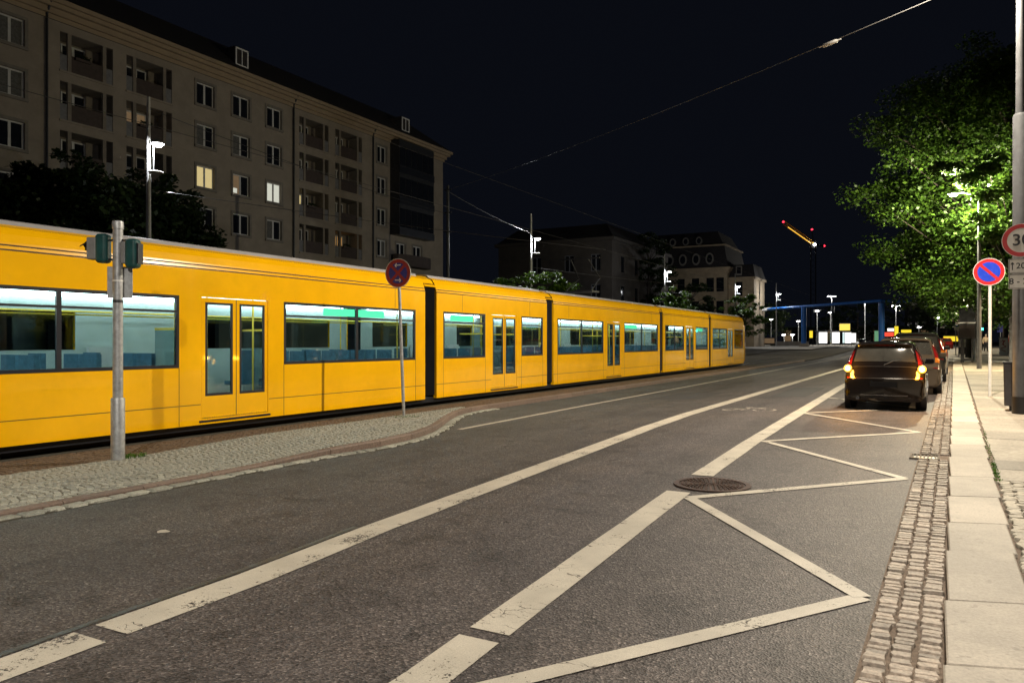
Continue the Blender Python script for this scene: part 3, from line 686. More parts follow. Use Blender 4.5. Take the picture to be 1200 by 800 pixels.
for cz, cx in ((2.98, -.10), (2.72, -.10), (2.98, .10), (2.70, .10)):
    o = MB().box(-.07, .07, -.012, .012, -.012, .012).build('bracket', A['black'], sp); o.location = (cx*math.cos(R2), cx*math.sin(R2), cz); o.rotation_euler.z = R2
o = MB().box(-.165, .165, .068, .076, 2.20, 2.63).build('sign_plate', A['galv'], sp, (0, 0, 0), R2+.12); bevel(o, .02, 3)
MB().lathe([(.0655, 2.13), (.0655, 2.17)], 20).build('clamp', A['dark_steel'], sp)
# no-stopping sign on the island
ns = empty('no_stopping_sign', (1.60, 6.9, .10), math.radians(8), 'round red and blue no-stopping sign with a cross and white arrows on thin post', 'sign')
MB().tube([(0, 0, 0), (-.11, 0, 2.70), (-.12, 0, 3.1)], .032, 12).build('post', A['galv'], ns, smooth=True)
H_ = 2.96
def sign_disc(parent, cx, cz, red, blue, stops, y=-.04, r=.30, rz=0, arrows=True):
    pl = disc(r, y, y+.006).build('plate', A['galv'], parent); MB(); pl.location = (cx, 0, cz); pl.rotation_euler.z = rz
    def sub(m, nm, mt): return m.build(nm, A[mt], pl)
    sub(annulus(r*.965, r, y-.002, y), 'rim', 'white'); sub(annulus(r*.72, r*.965, y-.0025, y), 'border', red); sub(disc(r*.72, y-.0018, y-.0005), 'field', blue)
    q = r*.72*.707*1.02
    for k_ in range(stops):
        s_ = 1 if k_ == 0 else -1
        sub(bar(-q, s_*q, q, -s_*q, r*.20, y-.0032-.0006*k_, y-.001), 'stroke', red)
    if arrows:
        for s_ in (1, -1):
            for a_ in ((-.07*s_, .005, .07*s_, .014), (-.07*s_, .005, -.03*s_, .045), (-.07*s_, .005, -.035*s_, -.03)):
                sub(bar(a_[0], a_[1]+s_*.155, a_[2], a_[3]+s_*.155, .020, y-.0050, y-.0008), 'arrow', 'white')
    return pl
sign_disc(ns, -.115, H_, 'sign_red_dull', 'sign_blue_dull', 2)
# no-parking sign on the footway
px, py = 12.32, 15.98; pz = zg(px, py)+.11
rp = empty('no_parking_sign', (px, py, pz), face_cam(px, py), 'round no-parking sign, blue with red border and one stroke, white post', 'sign')
MB().tube([(0, 0, 0), (0, 0, 3.0)], .035, 12).build('post', A['white'], rp, smooth=True)
sign_disc(rp, -.02, 3.0, 'red', 'blue', 1, -.045, .33, 0, False)
# lighting mast with the speed limit
mx_, my_ = 12.57, 11.40; mz_ = zg(mx_, my_)+.11
ma = empty('street_mast', (mx_, my_, mz_), 0, 'tall tapered grey street mast carrying the speed limit sign', 'mast')
MB().lathe([(.155, 0), (.155, .32)], 24).build('base', A['black'], ma, smooth=True)
MB().lathe([(.145, .3), (.140, 5.55), (.125, 5.60)], 24).build('lower_pole', A['mast_paint'], ma, smooth=True)
MB().lathe([(.095, 5.5), (.075, 10.0)], 20).build('upper_pole', A['mast_paint'], ma, smooth=True)
MB().tube([(.24, .10, 4.9), (.24, .10, 9.6)], .05, 12).build('side_tube', A['mast_paint'], ma, smooth=True)
for z in (5.75, 6.65, 7.55, 8.45): MB().tube([(0, 0, z), (.24, .10, z)], .035, 8).build('rung', A['galv'], ma, smooth=True)
MB().tube([(0, 0, 9.6), (-.6, -.15, 9.85), (-1.1, -.25, 9.85)], .04, 10).build('arm', A['steel_paint'], ma, smooth=True)
def lamp_head(parent, loc, W_, col, lens='lens', r=.22, cut=160):
    MB().lathe([(r*.3, .16), (r, .06), (r*1.02, .0), (r*.9, .0)][::-1], 20, loc).build('lamp_head', A['steel_paint'], parent, smooth=True)
    MB().lathe([(.02, -.10), (r*.55, -.09), (r*.78, -.03), (r*.78, -.002)], 16, loc).build('lens', A[lens], parent, smooth=True)
    ld = bpy.data.lights.new('lamp_light', 'SPOT' if cut else 'POINT'); ld.energy = W_; ld.color = col; ld.shadow_soft_size = .09
    if cut: ld.spot_size = math.radians(cut); ld.spot_blend = .35
    lo = bpy.data.objects.new('lamp_light', ld); C.objects.link(lo); lo.parent = parent; lo.location = (loc[0], loc[1], loc[2]-.22)
lamp_head(ma, (-1.1, -.25, 9.80), LAMP_W*1.12, (1, .87, .69))
fz = face_cam(mx_, my_)
s30 = disc(.31, -.19, -.184).build('speed_limit_disc', A['galv'], ma); s30.location = (.0*math.cos(fz), .0*math.sin(fz), 3.22); s30.rotation_euler.z = fz
annulus(.300, .31, -.192, -.189).build('rim', A['white'], s30); annulus(.225, .300, -.1925, -.189).build('border', A['red'], s30); disc(.225, -.1918, -.1895).build('field', A['white'], s30)
text('30', .30, 'black', s30, (0, -.1935, 0))
for cz, hh, sx in ((2.745, .135, 0), (2.46, .135, 0)):
    pl = MB().box(-.25, .25, -.190, -.184, -hh, hh).build('supplementary_plate', A['white'], ma); pl.location = (.05*math.cos(fz), .05*math.sin(fz), cz); pl.rotation_euler.z = fz
    for (a, b, c_, d) in ((-.242, .242, hh-.016, hh-.008), (-.242, .242, -hh+.008, -hh+.016), (-.242, -.234, -hh+.016, hh-.016), (.234, .242, -hh+.016, hh-.016)): MB().box(a, b, -.1915, -.1895, c_, d).build('border', A['black'], pl)
    if cz > 2.6:
        text('200 m', .15, 'black', pl, (.055, -.1915, 0))
        for q in ((-.19, -.07, -.19, .07, .016), (-.19, .07, -.215, .03, .014), (-.19, .07, -.165, .03, .014)): bar(q[0], q[1], q[2], q[3], q[4], -.1925, -.1895).build('arrow', A['black'], pl)
    else: text('8 - 20 h', .155, 'black', pl, (0, -.1915, 0))
MB().box(-.03, .03, -.185, -.13, 2.88, 2.92).build('clamp', A['galv'], ma, (0, 0, 0), fz)
# litter bin
bz = zg(12.40, 12.0)+.11
bi = empty('litter_bin', (12.56, 12.0, bz), face_cam(12.56, 12.0), 'dark grey metal litter bin beside the street mast', 'bin')
o = MB().box(-.22, .22, -.2, .2, .10, .92, 1.06).build('body', mat('bin_metal', (.085, .08, .082), .35, .55, var=.2, vs=5), bi); bevel(o, .02)
MB().box(-.14, .30, -.14, .14, .0, .10).build('plinth', A['black'], bi); o = MB().box(-.245, .245, -.225, .225, .92, .955).build('rim', A['dark_steel'], bi); bevel(o, .008)
# ------------------------------------------------------------------ street lamps on the tram side
def left_lamp(x, y, label, W_=None, h=11., far=False):
    z0 = zg(x, y)+.05
    o = empty('tram_side_lamp', (x, y, z0), 0, label, 'street lamp', 'lamps along the tram track')
    MB().lathe([(.11, 0), (.085, 8), (.06, h)], 12).build('pole', A['pole_pale'], o, smooth=True)
    MB().tube([(0, 0, 9.15), (.55, 0, 9.15)], .03, 8).build('arm', A['galv'], o); MB().tube([(0, 0, 8.05), (.55, 0, 8.05)], .03, 8).build('arm', A['galv'], o)
    MB().tube([(.30, 0, 8.05), (.30, 0, 9.15)], .022, 8).build('rod', A['galv'], o); MB().lathe([(.26, 8.02), (.28, 8.05), (.26, 8.08)], 18, (.45, 0, 0)).build('reflector', A['white'], o, smooth=True)
    lamp_head(o, (.55, 0, 9.12), W_ or LEFT_W, LEFT_C, 'lens', .24, 0)
    return o
left_lamp(-15.2, 12.8, 'street lamp in front of the apartment block, with a lit head')
left_lamp(-14.7, 43.3, 'street lamp beside the apartment block end, above the middle of the tram', 800)
left_lamp(-14.5, 74.0, 'street lamp left of the ornate house, above the tram', 900)
left_lamp(-14.2, 106., 'street lamp in front of the ornate house wing', 1100)
left_lamp(-12.6, 129.6, 'street lamp left of the first blue gantry column', 900)
left_lamp(-15.2, -18., 'street lamp back along the track, short of the tram end')
def mastlamp(x, y, label, W_, col, lens, h=9.3, arm=1.0, cut=160):
    z0 = zg(x, y)+.10; o = empty('street_lamp', (x, y, z0), 0, label, 'street lamp', 'lamps along the right footway')
    MB().lathe([(.10, 0), (.06, h)], 12).build('pole', A['mast_paint'], o, smooth=True)
    MB().tube([(0, 0, h-.1), (-arm*.6, 0, h+.12), (-arm, 0, h+.12)], .035, 8).build('arm', A['mast_paint'], o)
    lamp_head(o, (-arm, 0, h+.08), W_, col, lens, .22, cut); return o
mastlamp(12.9, 34.1, 'street lamp shining among the leaves of the big roadside tree', LAMP_W*.75, (1, .90, .62), 'lens_warm', 7.85, 1., 0)
mastlamp(14.6, 41., 'added low footway lamp just right of the information stand', 3000., (1, .88, .62), 'lens_warm', 5.0, .6)  # added lamp, brightens the footway under the trees
mastlamp(13.9, 56.5, 'added low footway lamp by the newspaper boxes', 3000., (1, .88, .62), 'lens_warm', 5.0, .6)  # added lamp too, set in front of the signs to light them
mastlamp(13.6, 74., 'street lamp behind the dark information stand', LAMP_W*.8, (1, .86, .60), 'lens_warm', 9.2)
mastlamp(14.5, 106., 'street lamp far down the right footway', LAMP_W*.8, (1, .86, .60), 'lens_warm', 9.2)
mastlamp(12.9, -11., 'street lamp on the right footway, back from the crossing zigzag', LAMP_W*.85, (1, .92, .80), 'lens')
mastlamp(18.2, 17.0, 'warm footway lamp beyond the litter bin', 1900., WARM_C, 'lens_warm', 5.0, .5)
mastlamp(17.5, 33.0, 'warm footway lamp under the big roadside tree', 2600., WARM_C, 'lens_warm', 4.5, .4)

# catenary and wires
def wire(name, pts, r, label, sag=0., m_='dark_steel', cat='wire'):
    p, q = Vector(pts[0]), Vector(pts[-1]); n = 24; path = []
    for i in range(n+1):
        t = i/n; v = p.lerp(q, t); v.z -= sag*4*t*(1-t); path.append(v)
    return tag(MB().tube(path, r, 6).build(name, A[m_], smooth=True), label, cat)
cp = empty('catenary_pole', (-15, 32.9, .05), 0, 'dark catenary pole in front of the right end of the apartment block', 'pole')
MB().lathe([(.12, 0), (.09, 11.2)], 12).build('pole', A['dark_steel'], cp, smooth=True)
for z in (8.3, 9.5, 10.9): MB().box(-.25, .25, -.04, .04, z, z+.07).build('crossarm', A['dark_steel'], cp)
A['wire'] = mat('bright_wire', (.30, .30, .30), .35, .7, var=.05)
ow = wire('span_wire', [(12.62, 11.35, 8.75), (-14.9, 32.9, 11.0)], .008, 'span wire crossing the sky from the street mast to the catenary pole', .25, 'wire')
d_ = Vector((-14.9-12.62, 32.9-11.35, 2.25)).normalized(); c_ = Vector((12.62, 11.35, 8.75))+d_*4.7; c_.z -= .14
MB().tube([c_-d_*.34, c_-d_*.24, c_-d_*.2, c_+d_*.2, c_+d_*.24, c_+d_*.34], [.012, .018, .045, .045, .018, .012], 10).build('insulator', A['white'], ow, smooth=True)
wire('contact_wire', [(-1.33, -40, 5.55), (-1.33, 150, 5.75)], .006, 'contact wire strung above the tram', 0.)
wire('messenger_wire', [(-1.33, -40, 6.9), (-1.33, 150, 7.1)], .005, 'messenger wire above the contact wire', .1)
wire('pull_off_wire', [(-15.2, 12.8, 7.5), (-1.33, 25, 5.65)], .011, 'pale wire from the lamp in front of the apartment block to the tram line', .1, 'wire')
wire('pull_off_wire', [(-14.7, 43.3, 7.1), (-1.33, 58, 5.65)], .011, 'pale wire from the lamp above the middle of the tram', .1, 'wire')
wire('pull_off_wire', [(-14.5, 74., 7.1), (-1.33, 86, 5.65)], .011, 'pale wire from the lamp left of the ornate house', .1, 'wire')
wire('feeder_wire', [(-15.0, 32.9, 10.9), (-14.7, 43.3, 9.6)], .012, 'wire between catenary pole and the next lamp pole', .15, 'wire')
wire('feeder_wire', [(-15.2, 12.8, 10.6), (-15, 32.9, 9.5)], .012, 'wire between the front lamp pole and the catenary pole', .2)

# ------------------------------------------------------------------ apartment block (facade plane parallel to the street)
FX, FY = -32.85, 16.92
apt = empty('apartment_block', (FX, FY, 0), math.pi/2, 'long beige apartment block with loggias and white-framed windows', 'building')
A0, A1 = -9.5, 41.3
rows = [17.95-2.85*k_ for k_ in range(6)]
wcols = [(-5.4, -3.6), (-.85, .62), (11.75, 13.2), (14.8, 16.3), (17.95, 19.4), (30.85, 32.15)]
lcols = [(2.55, 5.76), (6.64, 9.85), (21.3, 24.6), (25.4, 28.8)]
ops = [(a, b, r, r+1.5) for a, b in wcols for r in rows]+[(a, b, r-.62, r+1.62) for a, b in lcols for r in rows]
bay = (32.7, 38.15)
ops += [(33.6, 35.0, r, r+1.5) for r in rows[3:]]+[(36.2, 37.6, r, r+1.5) for r in rows[3:]]
panel(ops, A0, A1, 0, 20.6, .16).build('wall', A['plaster'], apt)
MB().quad((A1, 0, 0), (A1, 12, 0), (A1, 12, 20.6), (A1, 0, 20.6)).quad((A0, 0, 0), (A0, 12, 0), (A0, 12, 20.6), (A0, 0, 20.6)).quad((A0, 12, 0), (A1, 12, 0), (A1, 12, 20.6), (A0, 12, 20.6)).build('end_wall', A['plaster'], apt)
m = MB(); 
for d, z0, z1 in ((.12, 20.05, 20.3), (.30, 20.3, 20.62), (.55, 20.62, 20.85), (.75, 20.85, 21.1)): m.box(A0-d, A1+d, -d, 12+d, z0, z1)
m.build('cornice', A['cornice'], apt)
MB().prism([(A0-.7, 21.1), (A1+.7, 21.1), (A1-3, 24.2), (A0+3, 24.2)], 3.2, 8.8).add([(A0-.7, -.7, 21.1), (A1+.7, -.7, 21.1), (A1-3, 3.2, 24.2), (A0+3, 3.2, 24.2)], [(0, 1, 2, 3)]).add([(A0-.7, 12.7, 21.1), (A1+.7, 12.7, 21.1), (A1-3, 8.8, 24.2), (A0+3, 8.8, 24.2)], [(0, 1, 2, 3)]).build('roof', A['roof_tile'], apt)
for a in (1.75, 20.6, 30.2): MB().tube([(a, -.55, 20.9), (a, -.12, 20.2), (a, -.12, 0)], .07, 8).build('downpipe', A['dark_steel'], apt)
for a, z in ((15.1, 22.3), (34.6, 22.1), (-5, 22.3)):
    o = MB().box(a, a+1.25, .15, 3., 21.3, 23.05).build('dormer', A['roof_tile'], apt); b = MB()
    for (p, q, s_, t_) in ((a+.05, a+1.2, 22.85, 22.95), (a+.05, a+1.2, 21.65, 21.75), (a+.05, a+.15, 21.75, 22.85), (a+1.1, a+1.2, 21.75, 22.85), (a+.59, a+.66, 21.75, 22.85)): b.box(p, q, .09, .16, s_+.05, t_+.05)
    b.build('window_frame', mat('dormer_frame', (.8, .8, .8), .4, var=.05), o)
LIT = {}
A['lit_warm'] = glow('warm_lit_pane', (1, .74, .30), .75); A['lit_white'] = glow('white_lit_pane', (1, .95, .80), .9); A['lit_orange'] = glow('orange_lit_pane', (1, .50, .14), .35); A['lit_dim'] = glow('dim_lit_pane', (1, .62, .30), .12)
def curtain_glow(name, col, st):
    m_, t, b_ = new_mat(name); co = objco(t); wv = t.nodes.new('ShaderNodeTexWave'); wv.inputs['Scale'].default_value = 5; wv.inputs['Distortion'].default_value = 3; t.links.new(co, wv.inputs['Vector'])
    r_ = ramp(t, wv.outputs['Fac'], [(0, tuple(c*.35 for c in col)), (1, col)]); t.links.new(r_, b_.inputs['Emission Color']); b_.inputs['Emission Strength'].default_value = st; b_.inputs['Base Color'].default_value = (.2, .2, .2, 1); return m_
A['lit_warm'] = curtain_glow('warm_lit_curtain', (1, .78, .34), .85); A['lit_white'] = curtain_glow('patterned_lit_curtain', (.95, .95, .80), .9)
def window(a, b, z0, z1, parent, dep=.12, panes=('pane', 'pane'), surround=True, fr='pvc'):
    m = MB(); e = .09; mid = (a+b)/2
    for (p, q, s_, t_) in ((a, b, z0, z0+e), (a, b, z1-e, z1), (a, a+e, z0+e, z1-e), (b-e, b, z0+e, z1-e), (mid-.075, mid+.075, z0+e, z1-e)): m.box(p, q, dep, dep+.07, s_, t_)
    w_ = m.build('window', A[fr], parent)
    for (p, q), mt in zip(((a+e, mid-.075), (mid+.075, b-e)), panes): MB().box(p, q, dep+.03, dep+.045, z0+e, z1-e).build('pane', A[mt], w_)
    if surround:
        s = MB(); g_ = .17
        for (p, q, s_, t_) in ((a-g_, b+g_, z1, z1+g_), (a-g_, b+g_, z0-g_, z0), (a-g_, a, z0, z1), (b, b+g_, z0, z1)): s.box(p, q, -.045 if t_ != z0 else -.10, .0-.002, s_, t_)
        s.build('surround', A['surround'], w_)
    return w_
for ci, (a, b) in enumerate(wcols):
    for ri, r in enumerate(rows):
        pn = ('pane', 'pane')
        if (ci, ri) == (2, 2): pn = ('lit_warm', 'lit_warm')
        if (ci, ri) == (4, 2): pn = ('lit_white', 'lit_white')
        if (ci, ri) == (3, 2): pn = ('lit_dim', 'pane')
        if (ci, ri) == (1, 1): pn = ('curtain', 'curtain')
        if pn == ('pane', 'pane'): pn = (random.choice(('pane', 'pane', 'pane', 'curtain')), random.choice(('pane', 'pane', 'pane', 'curtain')))
        window(a, b, r, r+1.5, apt, panes=pn)
        if (ci, ri) == (3, 2): MB().box(a+.12, a+.5, .142, .148, r+.15, r+.5).build('lit_lamp_shade', A['lit_white'], apt)
for ci, (a, b) in enumerate(lcols):
    for ri, r in enumerate(rows):
        f0, f1 = r-.62, r+1.62
        m = MB(); m.quad((a, 1.5, f0), (b, 1.5, f0), (b, 1.5, f1), (a, 1.5, f1)).quad((a, .15, f0), (a, 1.5, f0), (a, 1.5, f1), (a, .15, f1)).quad((b, .15, f0), (b, 1.5, f0), (b, 1.5, f1), (b, .15, f1)).quad((a, .15, f0), (b, .15, f0), (b, 1.5, f0), (a, 1.5, f0)).quad((a, .15, f1), (b, .15, f1), (b, 1.5, f1), (a, 1.5, f1))
        lg = m.build('loggia', A['loggia'], apt); s1 = .17*(b-a)
        for c_ in (a+s1, b-s1): MB().box(c_-.11, c_+.11, -.02, .16, f0+.02, f1-.01).build('pillar', A['loggia'], lg)
        MB().box(a+s1+.11, b-s1-.11, .02, .09, f0+.02, f0+1.0).build('parapet', A['parapet'], lg)
        for p, q in ((a+.01, a+s1-.11), (b-s1+.11, b-.01)): MB().box(p, q, .03, .08, f0+.02, f0+.95).build('railing_panel', A['grey_panel'], lg)
        MB().box(a-.04, b+.04, -.06, .15, f0-.10, f0+.02).build('floor_edge', A['plaster'], lg)
        if (ci*7+ri*3) % 5 == 0:
            q0 = a+s1+.3; pb = MB().box(q0, q0+.9, -.14, .015, f0+.82, f0+.98).build('planter', A['parapet'], lg); vv = MB()
            for _ in range(60):
                px_, pz_ = q0+random.random()*.9, f0+.98+random.random()*.18; vv.quad((px_, -.12+random.random()*.1, pz_), (px_+.06, -.12, pz_+.02), (px_+.05, -.05, pz_+.08), (px_-.01, -.06, pz_+.07))
            tag(vv.build('planter_leaves', A['leaf_dark'], lg), kind='stuff')
        lit = {(2, 2): ('lit_warm', 'pane'), (3, 3): ('lit_orange', 'lit_orange'), (1, 1): ('lit_dim', 'lit_dim')}.get((ci, ri), ('pane', 'pane'))
        window(a+s1+.3, b-s1-.35, f0+.35, f1-.15, lg, 1.40, lit, False)
# dark glazed bay
by_ = MB().box(bay[0], bay[1], -1.1, -.002, rows[2]-.7, 20.3)
bo = by_.build('glazed_bay', A['dark_steel'], apt)
for r in rows[:3]:
    for i in range(6):
        p = bay[0]+.08+i*(bay[1]-bay[0]-.1)/6; MB().box(p, p+.80, -1.13, -1.09, r-.05, r+1.7).build('pane', A['pane'], bo)
    MB().box(bay[0]-.03, bay[1]+.03, -1.16, -1.0, r-.75, r-.12).build('spandrel', A['tram_black'], bo)
m = MB(); n = 10; vs = []
r = rows[3]-.7
for i in range(n+1):
    t = math.pi*i/n; c_ = (bay[0]+bay[1])/2-math.cos(t)*2.7; d = -.35-.9*math.sin(t)**.5
    vs += [(c_, d, r), (c_, d, r+1.05)]
m.add(vs, [(2*i, 2*i+2, 2*i+3, 2*i+1) for i in range(n)]).add([(vs[2*i][0], vs[2*i][1], r) for i in range(n+1)]+[(bay[1], -.01, r), (bay[0], -.01, r)], [tuple(range(n+3))]); m.build('balcony', A['parapet'], apt)
for rr in rows[3:]:
    window(33.6, 35.0, rr, rr+1.5, apt); window(36.2, 37.6, rr, rr+1.5, apt)
MB().box(A0, A1, 6, 6.1, .5, 20).build('inner_wall', A['loggia'], apt)
# garden wall in front of the block and to the house behind
gw = tag(MB().box(-20.3, -20.0, 20, 96, 0, 4.1).box(-20.4, -19.9, 20, 96, 4.1, 4.25).build('garden_wall', A['plaster']), 'long pale wall behind the tram, right of the apartment block', 'wall')

# ------------------------------------------------------------------ plain house and ornate house
h2 = empty('plain_house', (-31, 80, 0), 0, 'plain dim house with few windows, between the apartment block and the ornate house', 'building')
ops = [(5.2, 6.5, 10.3, 12.4), (5.2, 6.5, 6.6, 8.7), (1.6, 2.9, 10.3, 12.4), (-3, -1.7, 10.3, 12.4)]
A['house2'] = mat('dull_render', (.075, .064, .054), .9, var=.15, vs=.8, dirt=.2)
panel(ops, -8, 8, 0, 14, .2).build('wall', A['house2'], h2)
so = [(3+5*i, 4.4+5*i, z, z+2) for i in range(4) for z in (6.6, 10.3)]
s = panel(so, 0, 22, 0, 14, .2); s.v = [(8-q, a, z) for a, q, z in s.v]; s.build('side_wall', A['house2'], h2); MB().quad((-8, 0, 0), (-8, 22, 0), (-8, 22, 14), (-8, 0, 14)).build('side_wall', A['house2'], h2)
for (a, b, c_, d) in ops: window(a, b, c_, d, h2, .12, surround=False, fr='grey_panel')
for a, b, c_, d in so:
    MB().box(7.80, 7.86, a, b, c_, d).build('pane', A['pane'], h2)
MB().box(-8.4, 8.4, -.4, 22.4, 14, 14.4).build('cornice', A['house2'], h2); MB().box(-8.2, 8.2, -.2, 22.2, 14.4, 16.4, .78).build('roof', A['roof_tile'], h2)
h3 = empty('ornate_house', (-19.6, 124, .6), 0, 'ornate old house with mansard roof and oval dormer windows', 'building')
A['sand'] = mat('sandstone_render', (.44, .34, .22), .85, var=.12, vs=1.2, dirt=.2)
Wd = 15.
ops = [(-Wd+1.2+2.55*i, -Wd+2.5+2.55*i, z0, z1) for i in range(5) for z0, z1 in ((9.6, 12.0), (5.2, 8.0), (1.4, 4.0))]+[(-1.9, -.6, z0, z1) for z0, z1 in ((9.6, 12.0), (5.2, 8.0))]
panel(ops, -Wd, 0, 0, 13.2, .25).build('wall', A['sand'], h3)
for a, b, c_, d in ops:
    w_ = MB().box(a, b, .18, .22, c_, d).build('pane', A['pane'], h3)
    if c_ > 9:
        n = 10; vs = []
        for i in range(n+1):
            t = math.pi*i/n
            for rr in (.65, .85): vs.append(((a+b)/2+rr*math.cos(t), -.08, d-.1+rr*math.sin(t)*.7))
        MB().add(vs, [(2*i, 2*i+1, 2*i+3, 2*i+2) for i in range(n)]).build('arch_trim', A['sand'], w_)
        MB().lathe([(.65, 0), (.64, .02)], 20).build('arch_pane', A['pane'], w_)
        w_.children[-1].rotation_euler.x = math.pi/2; w_.children[-1].location = ((a+b)/2, -.03, d-.05); w_.children[-1].scale = (1, .7, 1)
MB().quad((0, 0, 0), (0, 14, 0), (0, 14, 13.2), (0, 0, 13.2)).build('side_wall', A['sand'], h3); MB().quad((-Wd, 0, 0), (-Wd, 14, 0), (-Wd, 14, 13.2), (-Wd, 0, 13.2)).build('side_wall', A['sand'], h3)
m = MB(); 
for d, z0, z1 in ((.2, 12.9, 13.2), (.45, 13.2, 13.5), (.6, 13.5, 13.75)): m.box(-Wd-d, d, -d, 14+d, z0, z1)
m.build('cornice', A['sand'], h3)
rf = MB().box(-Wd-.1, .1, -.1, 14.1, 13.75, 17.6, .90).box(-Wd+.8, -.8, .7, 13.3, 17.6, 20.2, .80).build('mansard_roof', A['roof_tile'], h3)
MB().box(-Wd+.35, -.35, .2, 13.8, 17.5, 17.75).build('ridge_moulding', A['sand'], h3)
A['oval_trim'] = mat('oval_trim', (.22, .20, .17), .8, var=.15)
def oval(cx, y, z, rx, rz_):
    m = MB(); n = 20; vs = []
    for i in range(n):
        t = 2*math.pi*i/n
        for k_, yy_ in ((1, 0), (1.42, 0), (1.42, .5), (1, .5)): vs.append((cx+rx*k_*math.cos(t), y+yy_, z+rz_*k_*math.sin(t)))
    o = m.add(vs, [(i*4+j, i*4+(j+1) % 4, ((i+1) % n)*4+(j+1) % 4, ((i+1) % n)*4+j) for i in range(n) for j in range(4)]).build('oval_dormer', A['oval_trim'], h3)
    MB().add([(cx+rx*math.cos(2*math.pi*i/n), y+.12, z+rz_*math.sin(2*math.pi*i/n)) for i in range(n)], [tuple(range(n))]).build('pane', A['pane'], o)
for i in range(5): oval(-Wd+2.6+2.35*i, -.25, 15.3, .48, .72)
for i in range(4): oval(-Wd+2.9+2.35*i, .55, 18.6, .38, .50)
wg = panel([(1.2, 2.3, 8.8, 11.2), (1.2, 2.3, 4.6, 7.2)], 0.02, 4.2, 0, 11.6, .2); wg.v = [(a, q+1.0, z) for a, q, z in wg.v]
wg.quad((4.2, 1, 0), (4.2, 10, 0), (4.2, 10, 11.6), (4.2, 1, 11.6)); wg.build('wing_wall', A['sand'], h3)
for z0, z1 in ((8.8, 11.2), (4.6, 7.2)): MB().box(1.2, 2.3, 1.15, 1.19, z0, z1).build('pane', A['pane'], h3)
MB().box(.02, 4.5, .7, 10.2, 11.6, 12.0).build('wing_cornice', A['sand'], h3); MB().box(.02, 4.4, .8, 10.1, 12., 14.2, .75).build('wing_roof', A['roof_tile'], h3)
o = MB().box(1.2, 2.2, .95, 2.5, 12.3, 13.9).build('dormer', A['oval_trim'], h3); MB().box(1.35, 2.05, .90, .94, 12.6, 13.7).build('pane', A['pane'], o)

# ------------------------------------------------------------------ trees
def crown_mesh(name, clumps, n, size, m_, droop=.3):
    V = np.zeros((n, 4, 3)); cl_ = np.array(clumps); idx = RNG.integers(0, len(cl_), n)
    c0 = cl_[idx]; d = RNG.normal(size=(n, 3)); d /= np.linalg.norm(d, axis=1)[:, None]; rad = c0[:, 3:4]*RNG.random((n, 1))**.45
    p = c0[:, :3]+d*rad*np.array([1.15, 1.15, .62])
    a = RNG.normal(size=(n, 3)); a[:, 2] *= .45; a[:, 2] -= droop; a /= np.linalg.norm(a, axis=1)[:, None]
    b = np.cross(a, RNG.normal(size=(n, 3))*np.array([.5, .5, 1.5])); b /= np.linalg.norm(b, axis=1)[:, None]
    s = size*RNG.uniform(.6, 1.25, (n, 1))
    V[:, 0] = p-a*s*.5; V[:, 1] = p+b*s*.36; V[:, 2] = p+a*s*.62; V[:, 3] = p-b*s*.36
    nrm = np.cross(a, b); V[:, 1] += nrm*s*.10; V[:, 3] += nrm*s*.10
    me = bpy.data.meshes.new(name); F_ = np.arange(n*4).reshape(n, 4)
    me.vertices.add(n*4); me.vertices.foreach_set('co', V.reshape(-1)); me.loops.add(n*4); me.loops.foreach_set('vertex_index', F_.reshape(-1)); me.polygons.add(n); me.polygons.foreach_set('loop_start', np.arange(n)*4)
    me.polygons.foreach_set('loop_total', np.full(n, 4)); me.update(); me.validate(); me.materials.append(m_); return me
def tree(name, x, y, label, h, cz, rx, rz_, n, size, m_='leaf', nclump=140, tr=.2, low=.0, cat='tree', group=None, shift=(0, 0), extra=()):
    z0 = zg(x, y)+.05; o = empty(name, (x, y, z0), 0, label, cat, group)
    cl_ = []
    while len(cl_) < nclump:
        v = RNG.normal(size=3); v /= np.linalg.norm(v); r = RNG.uniform(.35, 1.0)**.6*RNG.uniform(.82, 1.12)
        p = np.array([v[0]*rx*r+shift[0], v[1]*rx*r+shift[1], cz+v[2]*rz_*r])
        if p[2] < low: continue
        cl_.append((*p, RNG.uniform(.09, .17)*rx+.12))
    cl_ += list(extra)*2
    m = MB(); top = cz+rz_*.4
    m.tube([(0, 0, 0), (random.uniform(-.1, .1), random.uniform(-.1, .1), h*.25), (random.uniform(-.2, .2)+shift[0]*.2, random.uniform(-.2, .2)+shift[1]*.2, cz), (shift[0]*.6, shift[1]*.6, top)], [tr*1.25, tr, tr*.6, tr*.12], 10).build('trunk', A['bark'], o, smooth=True)
    b = MB()
    for c_ in cl_[::3]:
        zb = max(h*.16, min(top*.9, c_[2]-math.hypot(c_[0], c_[1])*.55)); st_ = Vector((shift[0]*.3*zb/top, shift[1]*.3*zb/top, zb)); e_ = Vector(c_[:3]); md = st_.lerp(e_, .5)+Vector((0, 0, .25))
        b.tube([st_, md, e_], [tr*.30, tr*.18, .015], 5, False)
    b.build('limbs', A['bark'], o)
    me = crown_mesh('crown', cl_, n, size, A[m_]); c_ = bpy.data.objects.new('crown', me); C.objects.link(c_); c_.parent = o
    return o
tree('linden_tree', 15.6, 44.5, 'big roadside tree with lamplit green leaves over the footway', 17.5, 9.8, 7.2, 7.9, 130000, .185, 'leaf', 520, .24, 2.3, shift=(-.9, -2.2), extra=[(-3.1, -11.5, 8.25, .55), (-2.5, -11.8, 7.5, .55), (-2.4, -11.4, 8.7, .5), (-3.7, -11.3, 8.9, .45), (-2.7, -11.2, 6.7, .6), (-1.9, -11, 7.9, .6), (-2.2, -10.5, 9.2, .6), (-4.2, -10.2, 9.2, .5), (-2.2, -10.6, 5.9, .55)])
